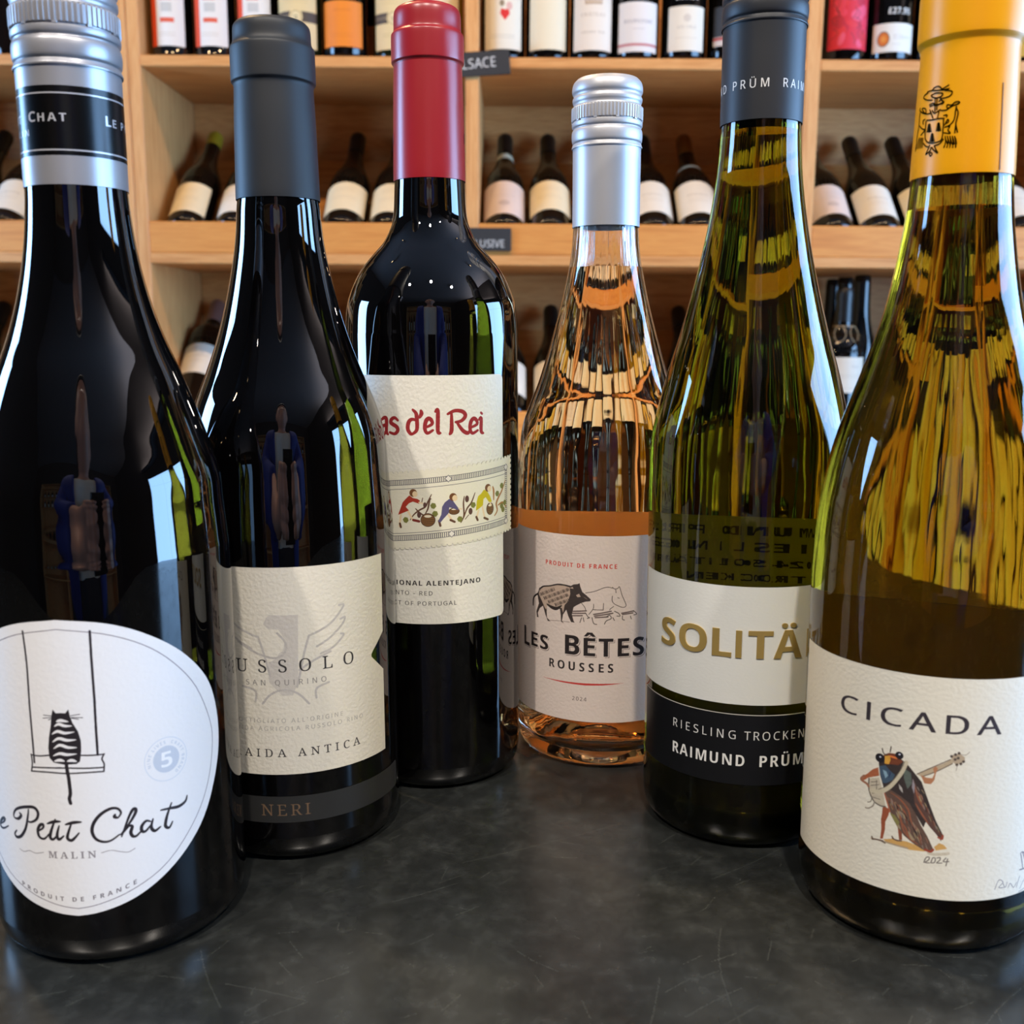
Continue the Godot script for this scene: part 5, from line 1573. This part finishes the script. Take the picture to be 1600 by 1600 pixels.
func photographer():
	var v := func(x: float, y: float, z: float) -> Vector3: return Vector3(x, y, z)
	var torso := [[v.call(-0.075, 0.97, 0.50), v.call(-0.10, 1.34, 0.47), 0.105, 0.115], [v.call(0.075, 0.97, 0.50), v.call(0.10, 1.34, 0.47), 0.105, 0.115], [v.call(-0.17, 1.40, 0.47), v.call(0.17, 1.40, 0.47), 0.065, 0.065]]
	var neck := [[v.call(0, 1.40, 0.47), v.call(0, 1.52, 0.44), 0.06, 0.055]]
	var arms := []
	var legs := []
	for s in [-1.0, 1.0]:
		arms.append([v.call(0.195 * s, 1.395, 0.47), v.call(0.25 * s, 1.14, 0.38), 0.056, 0.044])
		arms.append([v.call(0.25 * s, 1.14, 0.38), v.call(0.085 * s, 1.10, 0.125), 0.044, 0.029])
		legs.append([v.call(0.09 * s, 0.93, 0.50), v.call(0.10 * s, 0.50, 0.48), 0.09, 0.06])
		legs.append([v.call(0.10 * s, 0.50, 0.48), v.call(0.105 * s, 0.09, 0.52), 0.06, 0.042])
		legs.append([v.call(0.105 * s, 0.055, 0.53), v.call(0.115 * s, 0.035, 0.36), 0.045, 0.032])
	var head := [[v.call(0, 1.60, 0.425), v.call(0, 1.655, 0.445), 0.082, 0.09], [v.call(0, 1.545, 0.385), v.call(0, 1.59, 0.40), 0.042, 0.06], [v.call(0, 1.615, 0.345), v.call(0, 1.585, 0.328), 0.010, 0.014], [v.call(-0.086, 1.60, 0.44), v.call(-0.088, 1.63, 0.445), 0.014, 0.017], [v.call(0.086, 1.60, 0.44), v.call(0.088, 1.63, 0.445), 0.014, 0.017], [v.call(-0.04, 1.63, 0.352), v.call(0.04, 1.63, 0.352), 0.012, 0.012], [v.call(-0.022, 1.555, 0.350), v.call(0.022, 1.555, 0.350), 0.008, 0.008]]
	var whole := torso + neck + arms + legs + head
	# hands round the lower corners of the phone
	var hands := []
	for s in [-1.0, 1.0]:
		var hb := [[v.call(0.085 * s, 1.10, 0.125), v.call(0.062 * s, 1.112, 0.07), 0.028, 0.027], [v.call(0.062 * s, 1.112, 0.07), v.call(0.056 * s, 1.13, 0.045), 0.025, 0.021]]
		for i in 4:   # fingers curl from the edge on to the lens side of the phone
			var y := 1.090 + i * 0.019
			var l: float = [0.85, 0.96, 1.0, 0.92][i]
			hb.append([v.call(0.060 * s, y + 0.008, 0.055), v.call(0.052 * s, y + 0.004, 0.020), 0.0098, 0.009])
			hb.append([v.call(0.052 * s, y + 0.004, 0.020), v.call((0.052 - 0.020 * l) * s, y + 0.002, 0.004), 0.009, 0.0085])
			hb.append([v.call((0.052 - 0.020 * l) * s, y + 0.002, 0.004), v.call((0.052 - 0.034 * l) * s, y, 0.003), 0.0085, 0.0072])
		hb.append([v.call(0.062 * s, 1.118, 0.078), v.call(0.043 * s, 1.142, 0.060), 0.0125, 0.0105])   # thumb over the screen
		hb.append([v.call(0.043 * s, 1.142, 0.060), v.call(0.020 * s, 1.152, 0.048), 0.0105, 0.009])
		hands.append(hb)
	var o := thing("person", "person in a blue jacket over a white shirt holding up a phone", "person", Transform3D())
	var hp := []
	for i in 2:
		var s := -1.0 if i == 0 else 1.0
		var hb: Array = hands[i]
		hp.append([v.call(minf(0.005 * s, 0.12 * s), 1.06, -0.012), v.call(maxf(0.005 * s, 0.12 * s), 1.18, 0.15), 0.0036, func(p: Vector3) -> float: return field(hb, p, 0.008)])
	part("body", skin_mesh([[v.call(-0.34, 0.0, 0.08), v.call(0.34, 1.78, 0.66), 0.014, func(p: Vector3) -> float: return field(whole, p, 0.04)]] + hp), plain(Color(0.72, 0.52, 0.43), 0.55), o)
	part("shirt", skin_mesh([[v.call(-0.26, 0.86, 0.28), v.call(0.26, 1.50, 0.68), 0.014, func(p: Vector3) -> float: return maxf(field(torso, p, 0.05) - 0.012, p.y - 1.445)]]), plain(Color(0.80, 0.79, 0.75), 0.85), o)
	part("jacket", skin_mesh([[v.call(-0.36, 0.84, 0.12), v.call(0.36, 1.52, 0.72), 0.012, func(p: Vector3) -> float:
		var d := minf(field(torso, p, 0.05) - 0.032, field(arms, p, 0.03) - 0.016)
		var gap := maxf(absf(p.x) - 0.105 - 0.05 * maxf(0.0, p.y - 1.2), p.z - 0.47)
		return maxf(maxf(d, -gap), maxf(maxf(0.86 - p.y, p.y - 1.47), 0.17 - p.z))]]), plain(Color(0.06, 0.13, 0.42), 0.8), o)
	part("trousers", skin_mesh([[v.call(-0.24, 0.05, 0.34), v.call(0.24, 1.0, 0.68), 0.014, func(p: Vector3) -> float: return maxf(field(legs.slice(0, 2) + legs.slice(3, 5) + [[v.call(-0.08, 0.95, 0.50), v.call(0.08, 0.95, 0.50), 0.11, 0.11]], p, 0.05) - 0.014, 0.075 - p.y)]]), plain(Color(0.07, 0.07, 0.10), 0.85), o)
	part("hair", skin_mesh([[v.call(-0.13, 1.53, 0.31), v.call(0.13, 1.78, 0.58), 0.010, func(p: Vector3) -> float: return maxf(field([head[0]], p, 0.02) - 0.014, minf(0.42 - p.z, 1.675 - p.y - (p.z - 0.42) * 0.6))]]), plain(Color(0.12, 0.08, 0.05), 0.7), o)
	for s in [-1.0, 1.0]:
		var sole := [[v.call(0.105 * s, 0.055, 0.53), v.call(0.115 * s, 0.04, 0.35), 0.055, 0.042]]
		part("shoe", skin_mesh([[v.call(0.105 * s - 0.08, 0.0, 0.28), v.call(0.105 * s + 0.08, 0.14, 0.62), 0.009, func(p: Vector3) -> float: return maxf(field(sole, p, 0.01), 0.004 - p.y)]]), plain(Color(0.05, 0.04, 0.04), 0.5), o)
	# the phone in the hands, just behind the lens of the picture
	var ph := thing("smartphone", "black smartphone held upright in the photographer's hands", "phone", Transform3D(axes, EYE + axes * Vector3(0.0, -0.055, 0.022)))
	part("case", box_mesh(Vector3.ZERO, Vector3(0.074, 0.150, 0.009), 0.003), plain(Color(0.03, 0.03, 0.035), 0.3), ph)
	part("camera_bump", box_mesh(Vector3(-0.016, 0.052, -0.0052), Vector3(0.032, 0.032, 0.0018), 0.0006), plain(Color(0.05, 0.05, 0.055), 0.2), ph)
	part("glass_front", box_mesh(Vector3(0, 0, 0.0047), Vector3(0.070, 0.146, 0.0008), 0.0002), plain(Color(0.02, 0.02, 0.025), 0.05), ph)


# the far side of the shop behind the photographer
func far_side():
	var at := Transform3D(Basis(Vector3.UP, PI), Vector3(0, 0, 2.28))
	var o := thing("display_shelf", "pine wall shelving on the far side of the shop", "shelving", at)
	for x in [-1.5, -0.5, 0.5, 1.5]:
		part("upright", box_mesh(Vector3(x, 1.05, -0.14), Vector3(0.025, 2.1, 0.28)), mats.pine_y, o)
	for y in [0.2, 0.62, 1.04, 1.46, 1.88, 2.09]:
		for x in [-1.0, 0.0, 1.0]:
			part("shelf_board", box_mesh(Vector3(x, y, -0.14), Vector3(0.975, 0.02, 0.28)), mats.pine_x, o)
	part("back_panel", box_mesh(Vector3(0, 1.05, -0.285), Vector3(3.02, 2.1, 0.01)), mats.pine_back, o)
	var keep := shelf_at
	shelf_at = at
	var k := 0
	for y in [1.052, 1.472]:
		for i in 15:
			var d: Dictionary = [{"kind": "bordeaux", "label": [34, 20, 110], "tex": "label_white"}, {"kind": "burgundy", "label": [36, 16, 96], "tex": "label_ivory"}, {"kind": "bordeaux", "label": [36, 16, 116], "tex": "label_white", "glass": "shelf_green"}][k % 3]
			k += 1
			shelf_bottle(d, Transform3D(Basis(), Vector3(-1.38 + (i / 5) * 1.0 + (i % 5) * 0.17, y, -0.08)), "bottle on the far side of the shop, %s shelf, %s bay, %s in line" % ["lower" if y < 1.2 else "upper", ["first", "second", "third"][i / 5], ["first", "second", "third", "fourth", "fifth"][i % 5]], "bottles on the far side of the shop")
	shelf_at = keep


func materials():
	mats.paper_relief = noise(0.09, 512, 3, 3)
	mats.paper_relief.as_normal_map = true
	mats.paper_relief.bump_strength = 6.0
	mats.black_glass = plain(Color(0.012, 0.010, 0.011), 0.012, 0.0, 0.68)
	mats.clear_glass = glass(Color(0.98, 0.97, 0.95), 1.5)
	mats.clear_air = glass(Color(1, 1, 1), 1.5)
	mats.rose_wine = glass(Color(1.0, 0.85, 0.66), 1.12)
	mats.rose_top = glass(Color(1, 0.9, 0.84), 1.34)
	mats.olive_glass = glass(Color(0.55, 0.53, 0.10), 1.5)
	mats.amber_glass = glass(Color(0.70, 0.57, 0.15), 1.5)
	mats.white_wine = glass(Color(0.98, 0.96, 0.84), 1.12)
	mats.white_top = glass(Color(1, 1, 0.95), 1.34)
	mats.foot_glass = plain(Color(0.05, 0.055, 0.03), 0.08)
	mats.shelf_glass = plain(Color(0.035, 0.028, 0.025), 0.04)
	mats.shelf_green = plain(Color(0.09, 0.10, 0.035), 0.04)
	mats.shelf_amber = plain(Color(0.50, 0.38, 0.03), 0.04)
	mats.shelf_brown = plain(Color(0.07, 0.045, 0.035), 0.05)
	mats.cap_black = plain(Color(0.045, 0.04, 0.04), 0.4)
	mats.cap_gloss = plain(Color(0.05, 0.05, 0.055), 0.12)
	mats.cap_wax = plain(Color(0.66, 0.56, 0.12), 0.4)
	mats.cap_amber = plain(Color(0.46, 0.26, 0.05), 0.4)
	mats.cap_orange = plain(Color(0.8, 0.25, 0.06), 0.4)
	mats.cap_cream = plain(Color(0.84, 0.78, 0.64), 0.4)
	mats.cap_red = plain(Color(0.62, 0.06, 0.05), 0.4)
	mats.cap_rose = plain(Color(0.62, 0.48, 0.44), 0.32, 0.5)
	mats.cap_mint = plain(Color(0.36, 0.66, 0.56), 0.35)
	mats.chalk = plain(Color(0.80, 0.79, 0.76), 0.9)
	mats.twine = plain(Color(0.66, 0.56, 0.42), 0.8)
	mats.slate = plain(Color(0.16, 0.16, 0.16), 0.7)
	mats.pine_x = wood(Color(0.85, 0.61, 0.36), Color(0.80, 0.55, 0.30), Color(0.72, 0.46, 0.23), Vector3(0.7, 14, 14), 21)
	mats.pine_lip = wood(Color(0.85, 0.57, 0.27), Color(0.82, 0.53, 0.24), Color(0.76, 0.47, 0.20), Vector3(0.6, 7, 7), 24)
	mats.pine_y = wood(Color(0.86, 0.64, 0.40), Color(0.82, 0.58, 0.34), Color(0.74, 0.49, 0.26), Vector3(14, 0.7, 14), 22)
	mats.pine_back = wood(Color(0.85, 0.61, 0.36), Color(0.80, 0.55, 0.30), Color(0.72, 0.46, 0.23), Vector3(0.8, 6, 6), 23)
	mats.dark_wood = plain(Color(0.13, 0.1, 0.08), 0.5)
	mats.floor_wood = wood(Color(0.80, 0.68, 0.54), Color(0.76, 0.63, 0.48), Color(0.68, 0.55, 0.41), Vector3(0.4, 4, 4), 26)
	mats.wall = plain(Color(0.24, 0.20, 0.17), 0.9)
	mats.ceiling = plain(Color(0.50, 0.48, 0.48), 0.9)
	mats.frame = plain(Color(0.07, 0.07, 0.08), 0.45)
	mats.daylight = plain(Color(0.6, 0.75, 0.95), 0.4)
	mats.daylight.emission_enabled = true
	mats.daylight.emission = Color(0.52, 0.74, 1.0)
	mats.daylight.emission_energy_multiplier = 1.2
	mats.lamp = plain(Color(1, 0.9, 0.75), 0.4)
	mats.lamp.emission_enabled = true
	mats.lamp.emission = Color(1.0, 0.86, 0.64)
	mats.lamp.emission_energy_multiplier = 14.0
	mats.added_lamp_cool = plain(Color(0.9, 0.95, 1.0), 0.4)  # glow of the invented ceiling strip
	mats.added_lamp_cool.emission_enabled = true
	mats.added_lamp_cool.emission = Color(0.9, 0.95, 1.0)
	mats.added_lamp_cool.emission_energy_multiplier = 4.0
	# worktop: mottled black stone with fine scratches
	var f := FastNoiseLite.new()
	f.seed = 8
	f.frequency = 0.022
	f.fractal_octaves = 6
	f.fractal_gain = 0.7
	var im := f.get_seamless_image(1024, 1024)
	im.convert(Image.FORMAT_RGB8)
	var soft := Image.create(1024, 1024, false, Image.FORMAT_RGB8)
	var rng := RandomNumberGenerator.new()
	rng.seed = 5
	for y in 1024:
		for x in 1024:
			var v := im.get_pixel(x, y).r
			var g := 0.52 + 0.42 * v * v + 0.06 * rng.randf()
			soft.set_pixel(x, y, Color(g, g, g))
	for i in 520:
		var p := Vector2(rng.randf() * 1024, rng.randf() * 1024)
		var a := rng.randf() * TAU if i % 3 else -0.9 + rng.randf() * 0.5
		var d := Vector2(cos(a), sin(a))
		var n := int(rng.randf_range(3, 30) if i % 14 else rng.randf_range(60, 190))
		var bend := rng.randf_range(-0.004, 0.004)
		for j in n:
			var q := Vector2i(posmod(int(p.x), 1024), posmod(int(p.y), 1024))
			soft.set_pixelv(q, soft.get_pixelv(q).lerp(Color(1, 1, 0.97), rng.randf_range(0.35, 0.95)))
			p += d
			d = d.rotated(bend)
	mats.stone = plain(Color(0.235, 0.245, 0.24), 0.30, 0.0, 0.5)
	mats.stone.albedo_texture = ImageTexture.create_from_image(soft)
	mats.stone.uv1_triplanar = true
	mats.stone.uv1_scale = Vector3(2.6, 2.6, 2.6)
	var rt := noise(0.01, 512, 31, 5)
	rt.color_ramp = ramp([[0.0, Color(0.7, 0.7, 0.7)], [1.0, Color(1, 1, 1)]])
	mats.stone.roughness_texture = rt
	mats.stone.heightmap_enabled = false


func _ready():
	# camera
	var p := deg_to_rad(PITCH)
	var r := deg_to_rad(ROLL)
	var y1 := Vector3(0, cos(p), -sin(p))
	var x1 := Vector3(1, 0, 0)
	axes = Basis(x1 * cos(r) + y1 * sin(r), y1 * cos(r) - x1 * sin(r), Vector3(0, sin(p), cos(p)))
	var cam := Camera3D.new()
	cam.name = "camera"
	add_child(cam)
	cam.transform = Transform3D(axes, EYE)
	var lens := CameraAttributesPhysical.new()
	lens.frustum_focal_length = 24.0          # 53.13 degrees: 1600 pixels of focal length
	lens.frustum_near = 0.02
	lens.frustum_far = 20.0
	lens.frustum_focus_distance = 0.40
	lens.exposure_aperture = 13.0
	cam.attributes = lens
	cam.current = true
	var env := Environment.new()
	env.background_mode = Environment.BG_COLOR
	env.background_color = Color(0.55, 0.65, 0.8)
	env.tonemap_mode = Environment.TONE_MAPPER_LINEAR
	env.tonemap_exposure = 1.0
	env.sdfgi_enabled = true
	env.ssao_enabled = true
	env.ssil_enabled = true
	var we := WorldEnvironment.new()
	we.name = "surroundings"
	we.environment = env
	add_child(we)
	# daylight at the two side windows
	window_light(1.0, 10.0, Color(0.60, 0.79, 1.0))
	window_light(-1.0, 5.0, Color(0.60, 0.79, 1.0))
	# prepared things
	for e in [["Droid Sans", 400], ["Droid Sans", 700], ["Droid Serif", 400], ["Droid Serif", 400], ["Droid Serif", 700]]:
		var f := SystemFont.new()
		f.font_names = PackedStringArray([e[0]])
		f.font_weight = e[1]
		fonts.append(f)
	shelf_at = Transform3D(Basis(Vector3.BACK, deg_to_rad(-0.55)), Vector3(0, EYE.y, -1.75))
	materials()
	# setting
	room()
	shelf_units()
	counter()
	# lamps
	var warm := Color(1.0, 0.83, 0.62)
	var where := ["in front of the neighbouring unit", "in front of the first bay", "in front of the second bay", "in front of the end bay"]
	for i in 4:
		spotlight(Vector3([-1.05, -0.35, 0.35, 1.05][i], 2.66, -0.7), Vector3([-0.9, -0.3, 0.3, 0.9][i], 1.0, -1.7), 0.80, warm, "black ceiling spotlight aimed at the shelves, " + where[i], 50.0)
	var near := ["over the counter by the left window", "over the middle of the counter", "over the counter by the right window"]
	for i in 3:
		spotlight(Vector3([-0.8, 0.05, 0.9][i], 2.66, 0.75), Vector3([-0.3, 0.0, 0.3][i], 1.0, -0.3), 2.3, Color(1.0, 0.96, 0.91), "black ceiling spotlight aimed at the bottles, " + near[i], 28.0)
	spotlight(Vector3(-0.75, 2.66, -0.95), Vector3(-0.02, 1.0, -0.36), 1.8, Color(1.0, 0.84, 0.62), "black ceiling spotlight behind the counter aimed at the bottles")
	added_uplighter(Vector3(2.02, 2.15, -0.2), 1.8, 4.5, Color(0.92, 0.94, 1.0), "light strip on the wall above the wide window shining at the ceiling")  # made-up strip, there only to lighten the ceiling
	# bottles
	bottle_cat()
	bottle_russolo()
	bottle_stamp()
	bottle_rose()
	bottle_riesling()
	bottle_cicada()
	shelf_labels()
	stock_shelves()
	far_side()
	photographer()
